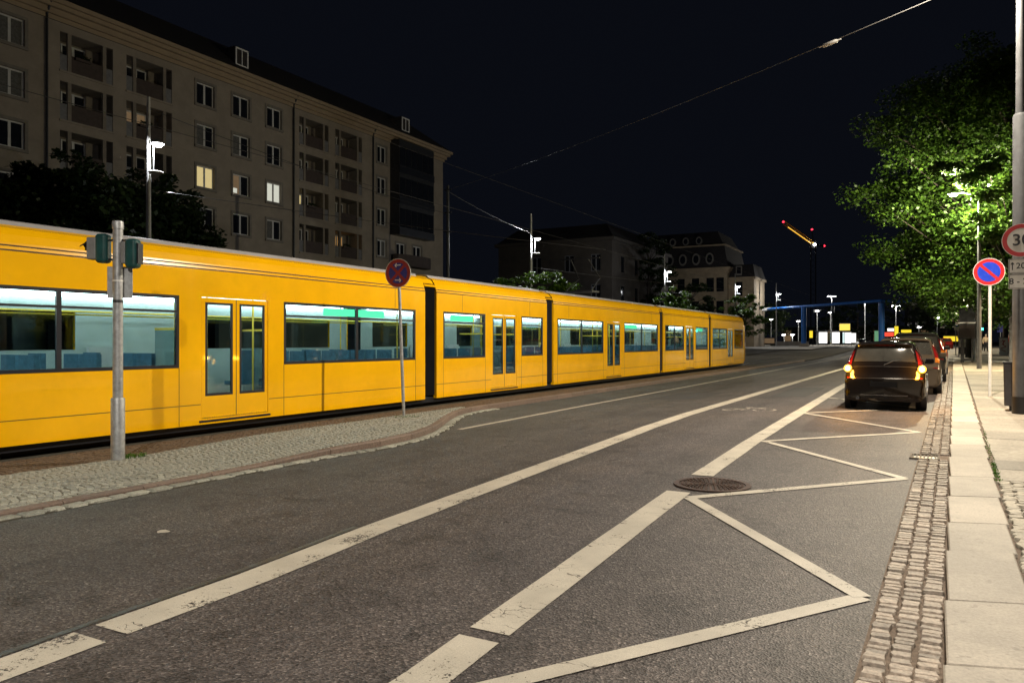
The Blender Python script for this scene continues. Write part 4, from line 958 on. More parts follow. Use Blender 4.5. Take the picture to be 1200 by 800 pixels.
tree('linden_tree', 13.3, 57., 'second roadside tree, behind the lamp among the leaves', 13, 7.0, 5.0, 5.2, 30000, .24, 'leaf', 260, .2, 2.2)
tree('linden_tree', 16.5, 72., 'third roadside tree, far along the footway', 12, 7.2, 4.4, 4.6, 9000, .26, 'leaf', 110, .2, 2.6)
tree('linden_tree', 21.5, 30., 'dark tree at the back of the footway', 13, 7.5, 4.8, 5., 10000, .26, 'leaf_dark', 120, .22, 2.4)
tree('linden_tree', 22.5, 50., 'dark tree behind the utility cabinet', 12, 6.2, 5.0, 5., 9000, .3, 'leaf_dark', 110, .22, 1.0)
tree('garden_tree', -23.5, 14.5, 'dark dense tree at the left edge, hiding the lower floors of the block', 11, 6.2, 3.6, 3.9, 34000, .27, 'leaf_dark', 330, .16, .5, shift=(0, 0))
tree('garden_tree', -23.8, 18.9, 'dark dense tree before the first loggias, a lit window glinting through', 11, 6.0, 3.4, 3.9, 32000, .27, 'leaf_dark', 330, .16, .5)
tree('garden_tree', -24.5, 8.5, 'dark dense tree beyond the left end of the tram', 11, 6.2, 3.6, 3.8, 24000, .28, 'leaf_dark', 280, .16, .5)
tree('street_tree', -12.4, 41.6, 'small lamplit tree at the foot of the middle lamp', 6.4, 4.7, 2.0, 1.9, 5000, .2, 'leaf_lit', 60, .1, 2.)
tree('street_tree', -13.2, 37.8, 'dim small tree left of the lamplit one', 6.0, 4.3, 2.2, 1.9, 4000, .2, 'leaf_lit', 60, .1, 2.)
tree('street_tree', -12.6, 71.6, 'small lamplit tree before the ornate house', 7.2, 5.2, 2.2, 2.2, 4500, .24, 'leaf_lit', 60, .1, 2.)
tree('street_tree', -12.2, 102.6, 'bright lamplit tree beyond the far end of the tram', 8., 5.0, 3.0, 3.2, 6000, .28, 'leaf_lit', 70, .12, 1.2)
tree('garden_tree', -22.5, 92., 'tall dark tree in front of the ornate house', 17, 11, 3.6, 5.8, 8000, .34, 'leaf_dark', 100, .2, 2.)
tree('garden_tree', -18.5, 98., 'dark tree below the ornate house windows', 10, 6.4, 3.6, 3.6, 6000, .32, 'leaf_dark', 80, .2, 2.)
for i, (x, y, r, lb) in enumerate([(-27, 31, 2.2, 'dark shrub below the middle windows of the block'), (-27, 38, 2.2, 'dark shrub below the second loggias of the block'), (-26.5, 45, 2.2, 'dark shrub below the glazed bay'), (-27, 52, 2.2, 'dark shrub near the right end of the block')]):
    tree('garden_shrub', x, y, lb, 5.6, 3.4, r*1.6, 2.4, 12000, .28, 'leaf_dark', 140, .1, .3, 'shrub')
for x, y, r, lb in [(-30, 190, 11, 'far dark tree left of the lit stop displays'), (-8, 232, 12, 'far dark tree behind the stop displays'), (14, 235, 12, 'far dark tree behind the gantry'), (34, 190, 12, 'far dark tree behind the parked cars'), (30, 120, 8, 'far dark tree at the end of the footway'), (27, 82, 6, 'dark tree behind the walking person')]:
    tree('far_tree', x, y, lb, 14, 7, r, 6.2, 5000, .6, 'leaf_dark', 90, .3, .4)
# ------------------------------------------------------------------ cars
def catmull(P, s):
    n = len(P); i = int(min(max(math.floor(s), 0), n-2)); t = s-i
    p0, p1, p2, p3 = P[max(i-1, 0)], P[i], P[i+1], P[min(i+2, n-1)]
    return .5*((2*p1)+(-p0+p2)*t+(2*p0-5*p1+4*p2-p3)*t*t+(-p0+3*p1-3*p2+p3)*t**3)
HATCH = [  # y, then (half width, height): underside, sill, lower bulge, mid, shoulder, roof edge, roof, crown
 (.00, [(0, .25), (.66, .25), (.72, .42), (.75, .56), (.73, .63), (.60, .655), (.3, .66), (0, .66)]),
 (.035, [(0, .19), (.72, .20), (.79, .44), (.815, .58), (.79, .675), (.64, .70), (.3, .705), (0, .705)]),
 (.10, [(0, .22), (.75, .24), (.825, .48), (.835, .62), (.80, .76), (.68, .79), (.34, .80), (0, .805)]),
 (.15, [(0, .22), (.76, .24), (.83, .48), (.84, .64), (.80, .88), (.69, .92), (.35, .935), (0, .94)]),
 (.24, [(0, .22), (.76, .24), (.835, .48), (.845, .65), (.80, .93), (.67, 1.06), (.35, 1.08), (0, 1.085)]),
 (.40, [(0, .22), (.76, .24), (.835, .48), (.845, .66), (.80, .95), (.625, 1.25), (.33, 1.285), (0, 1.295)]),
 (.54, [(0, .22), (.76, .24), (.835, .48), (.845, .66), (.80, .955), (.595, 1.39), (.32, 1.425), (0, 1.435)]),
 (.66, [(0, .22), (.76, .24), (.835, .48), (.845, .66), (.80, .955), (.59, 1.415), (.32, 1.455), (0, 1.468)]),
 (1.5, [(0, .20), (.76, .22), (.84, .48), (.845, .66), (.80, .945), (.60, 1.44), (.33, 1.475), (0, 1.487)]),
 (2.2, [(0, .20), (.76, .22), (.84, .48), (.845, .66), (.80, .93), (.585, 1.39), (.33, 1.43), (0, 1.442)]),
 (2.55, [(0, .20), (.76, .22), (.84, .48), (.845, .65), (.79, .92), (.61, 1.20), (.34, 1.24), (0, 1.25)]),
 (2.95, [(0, .20), (.76, .22), (.84, .48), (.84, .64), (.78, .90), (.70, .955), (.36, .985), (0, .99)]),
 (3.4, [(0, .20), (.75, .22), (.83, .46), (.82, .62), (.74, .80), (.62, .84), (.33, .87), (0, .88)]),
 (3.75, [(0, .20), (.68, .22), (.76, .42), (.74, .56), (.66, .68), (.54, .71), (.3, .735), (0, .745)]),
 (3.9, [(0, .26), (.5, .27), (.56, .38), (.56, .46), (.5, .54), (.4, .57), (.2, .59), (0, .60)])]
def make_car(x, y, label, paint, L=1., W_=1., H=1., lights=(0, 0), group='cars parked along the kerb', glass_m='car_glass', rz=0., detail=True):
    z0 = zg(x, y)+.004; root = empty('parked_car', (x, y, z0), rz, label, 'car', group)
    G_ = np.array([[(w_*W_, yy_*L, z*(H if z > .3 else 1)) for w_, z in sec] for yy_, sec in HATCH])   # (station, node, xyz)
    for i_ in range(len(HATCH)):
        fd = max(0., 1-HATCH[i_][0]/.9); G_[i_, :, 1] += .17*fd*(G_[i_, :, 0]/(.84*W_))**2*L
    def Pt(s, t, sg=1):
        row = np.array([catmull(G_[:, j], s) for j in range(max(0, int(t)-1), min(8, int(t)+3))]); j0 = max(0, int(t)-1)
        p = catmull(row, t-j0); return Vector((p[0]*sg, p[1], p[2]))
    cache = {}
    def Q(s, t, sg, off=0.):
        p = Pt(s, t, sg)
        if off:
            e = .05; s1, s2 = max(0, s-e), min(14, s+e); t1, t2 = max(0, t-e), min(7, t+e)
            nrm = (Pt(s2, t, sg)-Pt(s1, t, sg)).cross(Pt(s, t2, sg)-Pt(s, t1, sg))*sg
            if nrm.length > 1e-9: p = p+nrm.normalized()*off*(1 if nrm.dot(p-Vector((0, 2*L, .7))) > 0 else -1)
        return p
    ss_ = sorted(set([i/3 for i in range(0, 43)])); ts = [i/3 for i in range(0, 22)]; b = MB()
    for sg in (1, -1):
        vs = [Q(s, t, sg) for s in ss_ for t in ts]; n = len(ts); b.add(vs, [(i*n+j, i*n+j+1, (i+1)*n+j+1, (i+1)*n+j) for i in range(len(ss_)-1) for j in range(n-1)])
        for s in (0, 14): v2 = [Q(s, t, sg) for t in ts]; b.add(v2+[Vector((0, v2[0].y, v2[-1].z))], [tuple(range(len(v2)))])
    body = b.build('body', paint, root, smooth=True)
    def patch(name, s0, s1, t0, t1, off, m_, sgs=(1, -1), parent=None, ns=6, nt_=6, taper=None):
        b = MB()
        for sg in sgs:
            vs = []
            for i in range(ns+1):
                s = s0+(s1-s0)*i/ns
                for j in range(nt_+1):
                    ta = t0 if taper is None else t0+taper*(1-i/ns); t = ta+(t1-ta)*j/nt_; vs.append(Q(s, t, sg, off))
            b.add(vs, [(i*(nt_+1)+j, i*(nt_+1)+j+1, (i+1)*(nt_+1)+j+1, (i+1)*(nt_+1)+j) for i in range(ns) for j in range(nt_)])
        return b.build(name, m_ if not isinstance(m_, str) else A[m_], parent or root, smooth=True)
    rw = patch('rear_window', 3.75, 5.75, 5.15, 7, .006, glass_m, ns=10)
    patch('windscreen', 9.15, 10.8, 5.15, 7, .006, glass_m)
    for sg in (1, -1):
        patch('side_window', 5.6, 7.75, 4.12, 4.86, .006, glass_m, (sg,)); patch('side_window', 7.83, 9.6, 4.12, 4.86, .006, glass_m, (sg,))
        lo = patch('tail_lamp', 3.2, 5.2, 4.15, 4.98, .010, 'lamp_red', (sg,), ns=8, taper=.35)
        ind = patch('indicator', 2.35, 3.25, 4.1, 4.95, .014, 'ind_on' if lights[0] else 'lamp_amber', (sg,))
        if lights[0]: q_ = MB().lathe([(.085, -.03), (.08, .02), (.05, .05), (.01, .06)], 16).build('bulb_lens', A['ind_on'], ind, smooth=True); q_.rotation_euler = (math.pi/2, 0, 0); q_.location = (sg*.765*W_, .23, .885*H); q2 = MB().lathe([(.055, .045), (.048, .066), (.015, .078)], 14).build('bulb', A['ind_core'], ind, smooth=True); q2.rotation_euler = q_.rotation_euler; q2.location = q_.location
        patch('reflector', .75, 1.1, 4.2, 4.9, .012, 'lamp_red', (sg,)).scale = (1, 1, 1)
        patch('headlight', 12.4, 13.6, 4.1, 5.6, .008, 'white' if not lights[1] else 'head_on', (sg,))
        for yw, sw in ((.72*L, 0), (3.18*L, 1)):
            xw = sg*(.845*W_); r = .305
            a_ = MB().tube([(xw-sg*.10, yw, r), (xw+sg*.006, yw, r)], .365, 28).build('wheel_arch', A['black'], root)
            wh = MB().tube([(xw-sg*.20, yw, r), (xw-sg*.185, yw, r), (xw-sg*.02, yw, r), (xw+sg*.012, yw, r)], [.28, r, r, .275], 28).build('wheel', A['rubber'], root, smooth=True)
            rm = MB().tube([(xw+sg*.005, yw, r), (xw+sg*.018, yw, r)], .20, 20).build('rim', A['steel_paint'], wh, smooth=True)
        if detail:
            xm = sg*(.90*W_); m_ = MB().box(xm-.10, xm+.10, 2.45*L, 2.58*L, .94*H, 1.06*H, .9).build('mirror', paint, root); bevel(m_, .03, 3)
    if lights[0]:
        for sg in (1, -1):
            ld = bpy.data.lights.new('indicator_light', 'POINT'); ld.energy = 42; ld.color = (1, .42, .03); ld.shadow_soft_size = .05; lo = bpy.data.objects.new('indicator_light', ld); C.objects.link(lo); lo.parent = root; lo.location = (sg*.80*W_, .08, .90*H)
    bl_ = MB().box(-.20, .20, .47*L, .50*L, 1.385*H, 1.415*H).build('brake_light', A['lamp_red'], root)
    spo = MB(); vs = []
    for i in range(9):
        xx = -.56+1.12*i/8
        for dy, dz in ((.40, .0), (.62, .015), (.62, -.02), (.42, -.03)): vs.append((xx*W_, (dy+.05*(xx/.56)**2)*L, (1.425-.03*(xx/.56)**2)*H+dz))
    spo.add(vs, [(i*4+j, i*4+(j+1) % 4, (i+1)*4+(j+1) % 4, (i+1)*4+j) for i in range(8) for j in range(4)]).build('spoiler', paint, root, smooth=True)
    patch('bumper_trim', .55, .72, 1.4, 7, .010, 'chrome_dark', ns=2, nt_=16)
    MB().box(-.26, .26, -.012, .02, .50, .61).build('number_plate', A['plate'], root); MB().box(-.45, .45, .0, .05, .315, .335).build('bumper_strip', A['chrome_dark'], root)
    patch('hatch_crease', 2.92, 3.02, 5., 7, .008, 'chrome_dark', ns=1, nt_=10)
    MB().tube([(0, .16*L, .97*H), (.18, .23*L, 1.06*H), (.34, .25*L, 1.07*H)], .010, 6).build('wiper', A['black'], root)
    MB().tube([(-.5, .02, .25), (-.5, .2, .25)], .035, 10).build('exhaust', A['dark_steel'], root)
    MB().box(-.78*W_, .78*W_, .25, 3.6*L, .20, .33).build('underbody', A['black'], root)
    return root
A['car_glass'] = mat('car_glass', (.035, .034, .03), .05, var=.3, vs=2, spec=.7, coat=.4)
A['lamp_red'] = mat('tail_lens', (.13, .006, .006), .12, var=.1, coat=.5); A['lamp_amber'] = mat('amber_lens', (.40, .12, .01), .12, var=.1, coat=.6)
A['ind_on'] = glow('indicator_on', (1, .42, .02), 2.0); A['ind_core'] = glow('indicator_bulb', (1, .74, .28), 6.); A['head_on'] = glow('headlight_on', (.95, .97, 1), 40.)
A['chrome_dark'] = mat('dark_chrome', (.20, .19, .18), .18, .9, var=.1); A['plate'] = mat('dark_plate', (.012, .012, .013), .85, var=.2, spec=.1)
def paintm(n, c, r=.10): return mat(n, c, r, .0, var=.06, coat=.35, spec=.2)
make_car(10.22, 12.0, 'black hatchback with both rear indicators glowing, last of the parked cars', paintm('black_car_paint', (.006, .005, .005)), 1., .92, .985, (1, 0))
make_car(10.45, 17.2, 'dark bronze car parked just ahead of the black hatchback', paintm('bronze_paint', (.055, .042, .030)), 1.06, 1.02, 1.03)
make_car(10.6, 23.2, 'tall dark estate with a black roof, third in the parked row', paintm('dark_green_paint', (.018, .018, .016)), 1.12, 1.05, 1.15)
make_car(10.75, 29.4, 'silver car fourth in the parked row', paintm('silver_paint', (.30, .28, .26)), 1.05, 1.02, 1.0, detail=False)
make_car(10.85, 36., 'dark red car fifth in the parked row', paintm('red_paint', (.10, .014, .012)), 1.05, 1.02, 1.0, detail=False)
make_car(10.95, 43., 'grey car at the head of the parked row', paintm('grey_paint', (.09, .09, .095)), 1.05, 1.02, 1.02, detail=False)
x, y = spot(1008, 150); make_car(x, y, 'far car driving up with bright headlights', paintm('far_car_paint', (.05, .05, .05)), 1, 1, 1, (0, 1), 'far cars', rz=math.pi+.3, detail=False)
x, y = spot(1108, 95); make_car(x, y, 'far red car beyond the parked row', paintm('far_red_paint', (.28, .02, .02)), 1, 1, 1, (0, 0), 'far cars', detail=False)

# ------------------------------------------------------------------ people
def skin(name, verts, edges, radii, m_, parent, sub=2):
    me = bpy.data.meshes.new(name); me.from_pydata(verts, edges, []); o = bpy.data.objects.new(name, me); C.objects.link(o); o.parent = parent
    md = o.modifiers.new('s', 'SKIN'); md.use_smooth_shade = True
    for v, r in zip(me.skin_vertices[0].data, radii): v.radius = (r, r)
    me.skin_vertices[0].data[0].use_root = True
    sb = o.modifiers.new('u', 'SUBSURF'); sb.levels = sub; sb.render_levels = sub; me.materials.append(m_); return o
def person(x, y, rz, label, top, legs, hair=(.12, .10, .09), stride=.22):
    p = empty('person', (x, y, zg(x, y)+.11), rz, label, 'person')
    A_skin = mat('skin_'+str(len(bpy.data.objects)), (.45, .28, .20), .6, var=.05)
    V = [(0, 0, .95), (0, .0, 1.15), (0, .0, 1.38), (0, .01, 1.50), (0, .03, 1.60), (0, .03, 1.70), (-.19, 0, 1.40), (-.25, .04, 1.13), (-.25, -.10, .90), (-.25, -.14, .82), (.19, 0, 1.40), (.25, -.04, 1.13), (.25, .10, .90), (.25, .14, .82), (-.09, 0, .90), (-.10, stride*.5, .50), (-.10, stride*.2, .09), (-.10, stride*.2-.14, .04), (.09, 0, .90), (.10, -stride*.4, .50), (.10, -stride, .10), (.10, -stride-.14, .05)]
    E_ = [(0, 1), (1, 2), (2, 3), (3, 4), (4, 5), (2, 6), (6, 7), (7, 8), (8, 9), (2, 10), (10, 11), (11, 12), (12, 13), (0, 14), (14, 15), (15, 16), (16, 17), (0, 18), (18, 19), (19, 20), (20, 21)]
    Rr = [.14, .13, .14, .055, .085, .075, .065, .045, .036, .028, .065, .045, .036, .028, .085, .058, .042, .035, .085, .058, .042, .035]
    skin('body', V, E_, Rr, A_skin, p)
    J = [0, 1, 2, 6, 7, 8, 10, 11, 12]; mp_ = {j: i for i, j in enumerate(J)}
    skin('jacket', [V[j] for j in J], [(mp_[a], mp_[b]) for a, b in E_ if a in mp_ and b in mp_], [Rr[j]+.022 for j in J], mat('jacket_'+str(len(bpy.data.objects)), top, .8, var=.15), p)
    J = [0, 14, 15, 16, 18, 19, 20]; mp_ = {j: i for i, j in enumerate(J)}
    skin('trousers', [V[j] for j in J], [(mp_[a], mp_[b]) for a, b in E_ if a in mp_ and b in mp_], [Rr[j]+.018 for j in J], mat('trousers_'+str(len(bpy.data.objects)), legs, .85, var=.15), p)
    MB().lathe([(.03, 1.58), (.088, 1.62), (.095, 1.68), (.075, 1.745), (.02, 1.77)], 14, (0, .045, 0)).build('hair', mat('hair_'+str(len(bpy.data.objects)), hair, .8, var=.2), p, smooth=True)
    return p
x, y = spot(1155.5, 74); person(x, y, math.pi+.1, 'person in a pale beige top and dark trousers walking away along the footway', (.50, .40, .26), (.02, .02, .024), (.42, .38, .32))
x, y = spot(1183, 70); person(x, y, .4, 'person in a red top and purple trousers under the trees', (.42, .03, .03), (.14, .04, .16), (.25, .22, .2))

# ------------------------------------------------------------------ footway furniture further on
x, y = spot(1133.5, 42.8); z = zg(x, y)+.11
st = empty('information_stand', (x, y, z), face_cam(x, y), 'dark two-box information stand on two legs, behind the no-parking sign', 'stand')
for sx in (-.24, .24): MB().box(sx-.09 if sx < 0 else sx-.05, sx+.09 if sx < 0 else sx+.05, -.06, .06, 0, 1.35).build('leg', A['dark_steel'], st)
MB().box(-.15, .19, -.05, .05, .08, .22).build('crossbar', A['dark_steel'], st)
o = MB().box(-.42, .42, -.12, .12, 1.35, 2.22).build('lower_box', A['dark_steel'], st); bevel(o, .02); MB().box(-.36, .36, -.125, -.118, 1.42, 2.1).build('panel', mat('brown_board', (.03, .02, .018), .5, var=.2), o)
o = MB().box(-.40, .40, -.14, .14, 2.28, 3.12).build('upper_box', mat('brushed_box', (.10, .11, .13), .25, .7, var=.2), st); bevel(o, .03)
MB().box(-.43, .43, -.15, .15, 2.215, 2.285).build('strip', A['white'], st)
def post_sign(name, px, Y, label, parts, h=3.):
    x, y = spot(px, Y); z = zg(x, y)+.11; o = empty(name, (x, y, z), face_cam(x, y), label, 'sign'); MB().tube([(0, 0, 0), (0, 0, h)], .04, 10).build('post', A['galv'], o, smooth=True)
    for (x0, x1, z0, z1, mt) in parts:
        q = MB().box(x0, x1, -.07, -.045, z0, z1).build('sign_plate', A[mt], o); bevel(q, .02)
    return o
A['sign_yellow'] = mat('sign_yellow', (.55, .30, .01), .4, var=.1)
post_sign('stop_sign', 1120, 62, 'tall amber stop sign left of the information stand', [(-.32, .32, 3.6, 4.6, 'sign_yellow'), (-.22, .22, 4.0, 4.12, 'black')], 4.6)
ps = post_sign('parking_sign', 1123.5, 58, 'white parking sign with a blue square beside the amber stop sign', [(-.30, .30, 2.0, 2.75, 'white')], 2.8)
q = MB().box(-.2, .2, -.078, -.068, 2.3, 2.7).build('blue_square', A['blue'], ps); text('P', .34, 'white', ps, (0, -.080, 2.5))
for px, Y, lb in ((1126.5, 66, 'left newspaper box on the footway'), (1132, 66, 'right newspaper box on the footway')):
    x, y = spot(px, Y); z = zg(x, y)+.11; o = empty('newspaper_box', (x, y, z), face_cam(x, y), lb, 'newspaper box', 'newspaper boxes')
    q = MB().box(-.18, .18, -.15, .15, .0, .62).build('base', A['dark_steel'], o); q = MB().box(-.19, .19, -.17, .17, .62, 1.30).build('case', A['white'], o); bevel(q, .02); MB().box(-.15, .15, -.178, -.172, .92, .97).build('slot', A['black'], o); MB().box(-.2, .2, -.18, .18, 1.3, 1.36).build('lid', A['dark_steel'], o)
x, y = spot(1128.5, 62); z = zg(x, y)+.11; o = empty('display_case', (x, y, z), face_cam(x, y), 'brown display case on posts by the newspaper boxes', 'display case')
for sx in (-.3, .3): MB().box(sx-.04, sx+.04, -.04, .04, 0, 1.5).build('post', A['dark_steel'], o)
q = MB().box(-.4, .4, -.09, .09, 1.4, 2.0).build('case', mat('brown_case', (.14, .05, .03), .5, var=.2), o); bevel(q, .02)
x, y = spot(1176, 62); z = zg(x, y)+.11; o = empty('utility_cabinet', (x, y, z), face_cam(x, y), 'pale utility cabinet with red graffiti under the trees', 'cabinet')
q = MB().box(-.30, .30, -.17, .17, 0, 1.40).build('body', A['white'], o); bevel(q, .01); MB().box(-.33, .33, -.2, .2, 1.40, 1.46).build('lid', A['grey_panel'], o)
for k_, (a, b, c_, d) in enumerate(((-.2, 1.1, .12, 1.2), (.12, 1.2, -.1, .9), (-.1, .9, .18, .7), (.18, .7, -.18, .55), (-.15, .45, .15, .3), (-.05, 1.28, .02, .8))): bar(a, b, c_, d, .05, -.178-.001*k_, -.171).build('graffiti', A['sign_red_dull'], o)
x, y = spot(1151, 82); z = zg(x, y)+.11; o = empty('traffic_signal', (x, y, z), face_cam(x, y), 'traffic signal with a green light behind the information stand', 'signal')
MB().tube([(0, 0, 0), (0, 0, 3.)], .06, 10).build('post', A['dark_steel'], o); q = MB().box(-.15, .15, -.12, .12, 2.2, 3.1).build('head', A['green_metal'], o); bevel(q, .04)
A['sig_green'] = glow('green_signal', (.05, 1, .70), 14., False)
for cz, mt in ((2.95, 'black'), (2.65, 'black'), (2.36, 'sig_green')): disc(.11, -.13, -.12, 18, 0, cz).build('lens', A[mt], o)
post_sign('information_post', 1172.5, 80, 'blue information sign on a post behind the utility cabinet', [(-.3, .3, 2.0, 2.9, 'sign_blue_dull')], 3.)
for px, Y, lb in ((1143.5, 46, 'tall slim pale pole right of the information stand'), (1141, 55, 'slim pole behind the information stand')):
    x, y = spot(px, Y); tag(MB().lathe([(.06, 0), (.045, 7)], 10, (x, y, zg(x, y)+.1)).build('slim_pole', A['white'], smooth=True), lb, 'pole')

# ------------------------------------------------------------------ blue gantry, crane, tram stop
gp = [(-17.7, 133.6), (-7.9, 128.0), (4.25, 119.5), (11.9, 123.8)]; gr = empty('blue_gantry', (-1.8, 123.8, .65), 0, 'blue steel gantry spanning the road, on two columns', 'gantry')
off = (1.8, -123.8, -.65)
def gb(m, n_, mt='gantry', sm=False): return m.build(n_, A[mt], gr, off, 0, sm)
for (x, y) in gp[1:3]:
    gb(MB().tube([(x, y, .65), (x, y, 7.4)], .42, 16), 'column', sm=True); gb(MB().box(x-.7, x+.7, y-.7, y+.7, .65, 1.35), 'base', 'granite')
for a, b, z0, z1 in ((gp[0], gp[1], 7.2, 7.5), (gp[1], gp[2], 7.5, 7.75), (gp[2], gp[3], 7.75, 7.4)): gb(MB().tube([(*a, z0), (*b, z1)], .22, 10), 'beam', sm=True)
for t, a, b in ((.3, gp[0], gp[1]), (.5, gp[2], gp[3])):
    x = a[0]+(b[0]-a[0])*t; y = a[1]+(b[1]-a[1])*t; gb(MB().box(x-.9, x+.9, y-.35, y-.28, 7.1, 7.6), 'sign_plate', 'white')
for x, y in ((-3, 124.6), (8, 121.5)):
    gb(MB().box(x-.18, x+.18, y-.2, y+.1, 6.3, 7.4), 'signal_head', 'dark_steel')
cx_, cy_ = spot(953, 260); cr = empty('tower_crane', (cx_, cy_, .6), 0, 'distant tower crane with a lit yellow jib and red warning lamps', 'crane')
m = MB(); zt = 36.
for k_ in range(4):
    dx, dy = ((-.8, -.8), (.8, -.8), (.8, .8), (-.8, .8))[k_]; m.tube([(dx, dy, 0), (dx, dy, zt)], .09, 4)
for i in range(18):
    a = i*2.; m.tube([(-.8, -.8, a), (.8, -.8, a+2)], .05, 4); m.tube([(.8, .8, a), (-.8, .8, a+2)], .05, 4); m.tube([(-.8, .8, a), (-.8, -.8, a+2)], .05, 4); m.tube([(.8, -.8, a), (.8, .8, a+2)], .05, 4)
A['crane_y'] = mat('crane_yellow', (.55, .27, .02), .5, var=.15)
m.build('mast', A['dark_steel'], cr)
jd = Vector((-13.2*_R[0]-9*_F[0], -13.2*_R[1]-9*_F[1], 5.6)); j0 = Vector((0, 0, 34.6)); m = MB()
sd = Vector((-jd.y, jd.x, 0)).normalized()*.6
for o_ in (sd, -sd, Vector((0, 0, 1.1))): m.tube([j0+o_, j0+jd+o_], .10, 5)
for i in range(12):
    a, b = j0+jd*i/12, j0+jd*(i+1)/12; m.tube([a+sd, b+Vector((0, 0, 1.1))], .05, 4); m.tube([a-sd, b+Vector((0, 0, 1.1))], .05, 4); m.tube([a+sd, b-sd], .05, 4)
m.build('jib', A['crane_y'], cr); MB().tube([j0+jd*.08+Vector((0, 0, -.15)), j0+jd*.88+Vector((0, 0, -.15))], .13, 6).build('lit_strip', glow('jib_floodlit_glow', (1, .55, .06), 1.4, False), cr)  # floodlit look of the jib, put in as an added glowing strip
m = MB(); m.tube([j0, j0+Vector((3.6*_R[0], 3.6*_R[1], -.6))], .35, 6); m.box(-1, 1, -1, 1, 33.2, 35.6); m.tube([j0, j0+Vector((-.4, 0, 5))], .2, 5); m.build('counter_jib', A['dark_steel'], cr)
A['warn'] = glow('warning_lamp', (1, .03, .06), 4., False)
for p in (j0+jd*1.04+Vector((0, 0, .5)), j0+Vector((-.4, 0, 5.2)), j0+Vector((3.8*_R[0], 3.8*_R[1], -.5))): MB().lathe([(.05, -.32), (.3, -.2), (.36, 0), (.3, .2), (.05, .32)], 10, p).build('warning_lamp', A['warn'], cr)
MB().lathe([(.05, -.4), (.38, -.2), (.42, 0), (.38, .2), (.05, .4)], 10, j0+Vector((.6, -1.2, -.2))).build('flood_lamp', A['lens'], cr)
A['ad'] = glow('lit_display', (1, .97, .92), 1.6); A['ad_y'] = glow('yellow_lit_sign', (1, .72, .03), 1.1); A['ad_r'] = glow('red_lit_sign', (1, .08, .04), 1.2); A['ad_g'] = glow('green_lit_panel', (.35, .85, .45), .35)
def lit_panel(px, Y, w_, z0, z1, label, mt='ad', name='display_case', cat='display'):
    x, y = spot(px, Y); z = zg(x, y)+.13; o = empty(name, (x, y, z), face_cam(x, y), label, cat)
    q = MB().box(-w_/2-.09, w_/2+.09, -.12, .12, z0-.1, z1+.15).build('frame', A['dark_steel'], o); MB().box(-w_/2, w_/2, -.13, -.115, z0, z1).build('lit_face', A[mt], o)
    for sx in (-w_/2, w_/2): MB().box(sx-.05, sx+.05, -.05, .05, 0, z0).build('leg', A['dark_steel'], o)
    return o
lit_panel(964.5, 165, 1.7, .5, 2.9, 'first white lit display at the tram stop, right of the gantry column'); lit_panel(979, 165, 1.7, .5, 2.9, 'second white lit display at the tram stop')
lit_panel(992.5, 170, 1.8, .5, 2.9, 'third white lit display, under the yellow sign'); lit_panel(1000.5, 175, .9, .6, 2.8, 'narrow white lit display at the end of the stop')
lit_panel(990, 172, 2.2, 3.4, 4.9, 'yellow lit sign above the tram stop displays', 'ad_y', 'lit_sign', 'sign'); lit_panel(1062, 150, 1.8, 2.1, 3.2, 'yellow lit sign above the parked cars', 'ad_y', 'lit_sign', 'sign')
lit_panel(1050.5, 150, .7, 1.8, 3.9, 'narrow yellow lit column sign by the gantry', 'ad_y', 'lit_sign', 'sign'); lit_panel(1041, 150, 1.9, 1.9, 2.7, 'red lit sign right of the second gantry column', 'ad_r', 'lit_sign', 'sign')
lit_panel(1045, 156, 1.6, 3.0, 3.6, 'white lit sign above the red one', 'ad', 'lit_sign', 'sign'); lit_panel(1028, 150, 1.0, .6, 3., 'greenish lit panel before the second gantry column', 'ad_g'); lit_panel(950.5, 150, .6, 1.6, 3.0, 'small amber lit panel by the first gantry column', 'ad_y')
lit_panel(1115, 120, 2.2, .9, 1.7, 'low yellow lit sign at the end of the parked row', 'ad_y', 'lit_sign', 'sign')
x, y = spot(973, 168); sh = empty('tram_shelter', (x, y, zg(x, y)+.13), face_cam(x, y), 'glass tram shelter with a flat roof behind the white displays', 'shelter')
MB().box(-3.2, 3.2, -.3, 1.5, 3.1, 3.3).build('roof', A['dark_steel'], sh)
for sx in (-3., -1, 1, 3.): MB().box(sx-.05, sx+.05, 1.2, 1.3, 0, 3.1).build('post', A['dark_steel'], sh)
for sx in (-2, 0, 2): MB().box(sx-.93, sx+.93, 1.24, 1.26, .3, 2.8).build('pane', A['tram_glass'], sh)
def far_lamp(px, py, Y, label, W_=0, two=False):
    x, y = spot(px, Y); z0 = zg(x, y)+.1; h = hgt(py, Y)-z0; o = empty('far_lamp', (x, y, z0), face_cam(x, y), label, 'street lamp', 'lamps round the far square')
    MB().lathe([(.11, 0), (.07, h)], 8).build('pole', A['galv'], o); MB().box(-.7, .7, -.1, .1, h, h+.12).build('crossarm', A['galv'], o)
    for sx in ((-.5, .5) if two else (0,)): MB().box(sx-.32, sx+.32, -.13, .13, h-.12, h).build('lens', A['lens'], o)
    if W_:
        ld = bpy.data.lights.new('lamp_light', 'POINT'); ld.energy = W_; ld.color = (1, .95, .85); ld.shadow_soft_size = .2; lo = bpy.data.objects.new('lamp_light', ld); C.objects.link(lo); lo.parent = o; lo.location = (0, 0, h-.4)
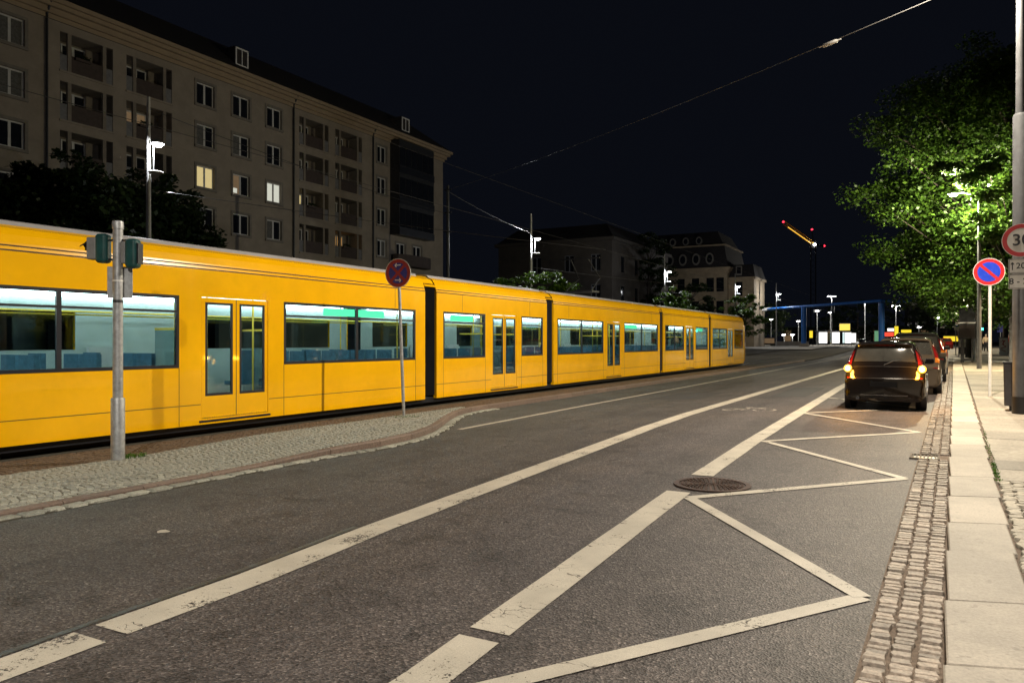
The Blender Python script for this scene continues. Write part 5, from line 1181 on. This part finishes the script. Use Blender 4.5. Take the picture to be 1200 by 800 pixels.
far_lamp(974.5, 347, 165, 'far twin lamp above the tram stop displays', 7000, True); far_lamp(1013.5, 353, 175, 'far twin lamp between the gantry columns', 7000, True); far_lamp(1050, 358, 170, 'far twin lamp right of the second gantry column', 7000, True)
far_lamp(957.5, 364, 170, 'low far lamp right of the first gantry column'); far_lamp(973, 366, 180, 'low far lamp before the twin lamp'); far_lamp(1098.5, 372, 150, 'far lamp above the row of parked cars', 1500)
far_lamp(903.5, 374, 170, 'small lamp left of the first gantry column'); far_lamp(935.5, 376, 175, 'small lamp touching the first gantry column'); far_lamp(918.5, 392, 160, 'low bright lamp left of the first gantry column'); far_lamp(928.5, 392, 160, 'low bright lamp by the hedge left of the gantry', 900); far_lamp(1077, 383, 160, 'bright low lamp above the third parked car')
o = lit_panel(900, 150, 2.4, .5, 1.5, 'dim bench display by the far lamp left of the gantry', 'lit_dim', 'bench_display'); 
x, y = spot(925, 150); tag(MB().box(-3.6, 3.6, -.2, .2, 0, .9).build('low_wall', A['granite'], None, (x, y, zg(x, y)+.12), face_cam(x, y)), 'low pale wall left of the first gantry column', 'wall')
x, y = spot(1000, 290); fb = empty('far_building', (x, y, .6), face_cam(x, y), 'long low dark building with a faint green roof edge behind the stop', 'building')
MB().box(-26, 26, 0, 12, 0, 6.5).build('wall', mat('dark_facade', (.05, .055, .055), .8, var=.2, vs=.3), fb); MB().box(-26.5, 26.5, -.6, 12, 6.5, 7.0).build('roof_edge', mat('green_edge', (.12, .20, .17), .6, var=.1), fb)
for i in range(16): MB().box(-25+i*3.2, -22.6+i*3.2, -.05, -.01, 1.2, 5.4).build('window', A['pane'] if i % 5 else A['lit_dim'], fb)
x, y = spot(1090, 300); fb = empty('far_tower', (x, y, .6), face_cam(x, y), 'dark pale-grey block far behind the parked cars', 'building')
MB().box(-9, 9, 0, 12, 0, 16).build('wall', mat('grey_facade', (.10, .10, .10), .8, var=.2, vs=.3), fb)
for r in range(5):
    for i in range(6): MB().box(-8+i*2.8, -6.4+i*2.8, -.05, -.01, 1.5+r*2.9, 3.1+r*2.9).build('window', A['pane'], fb)
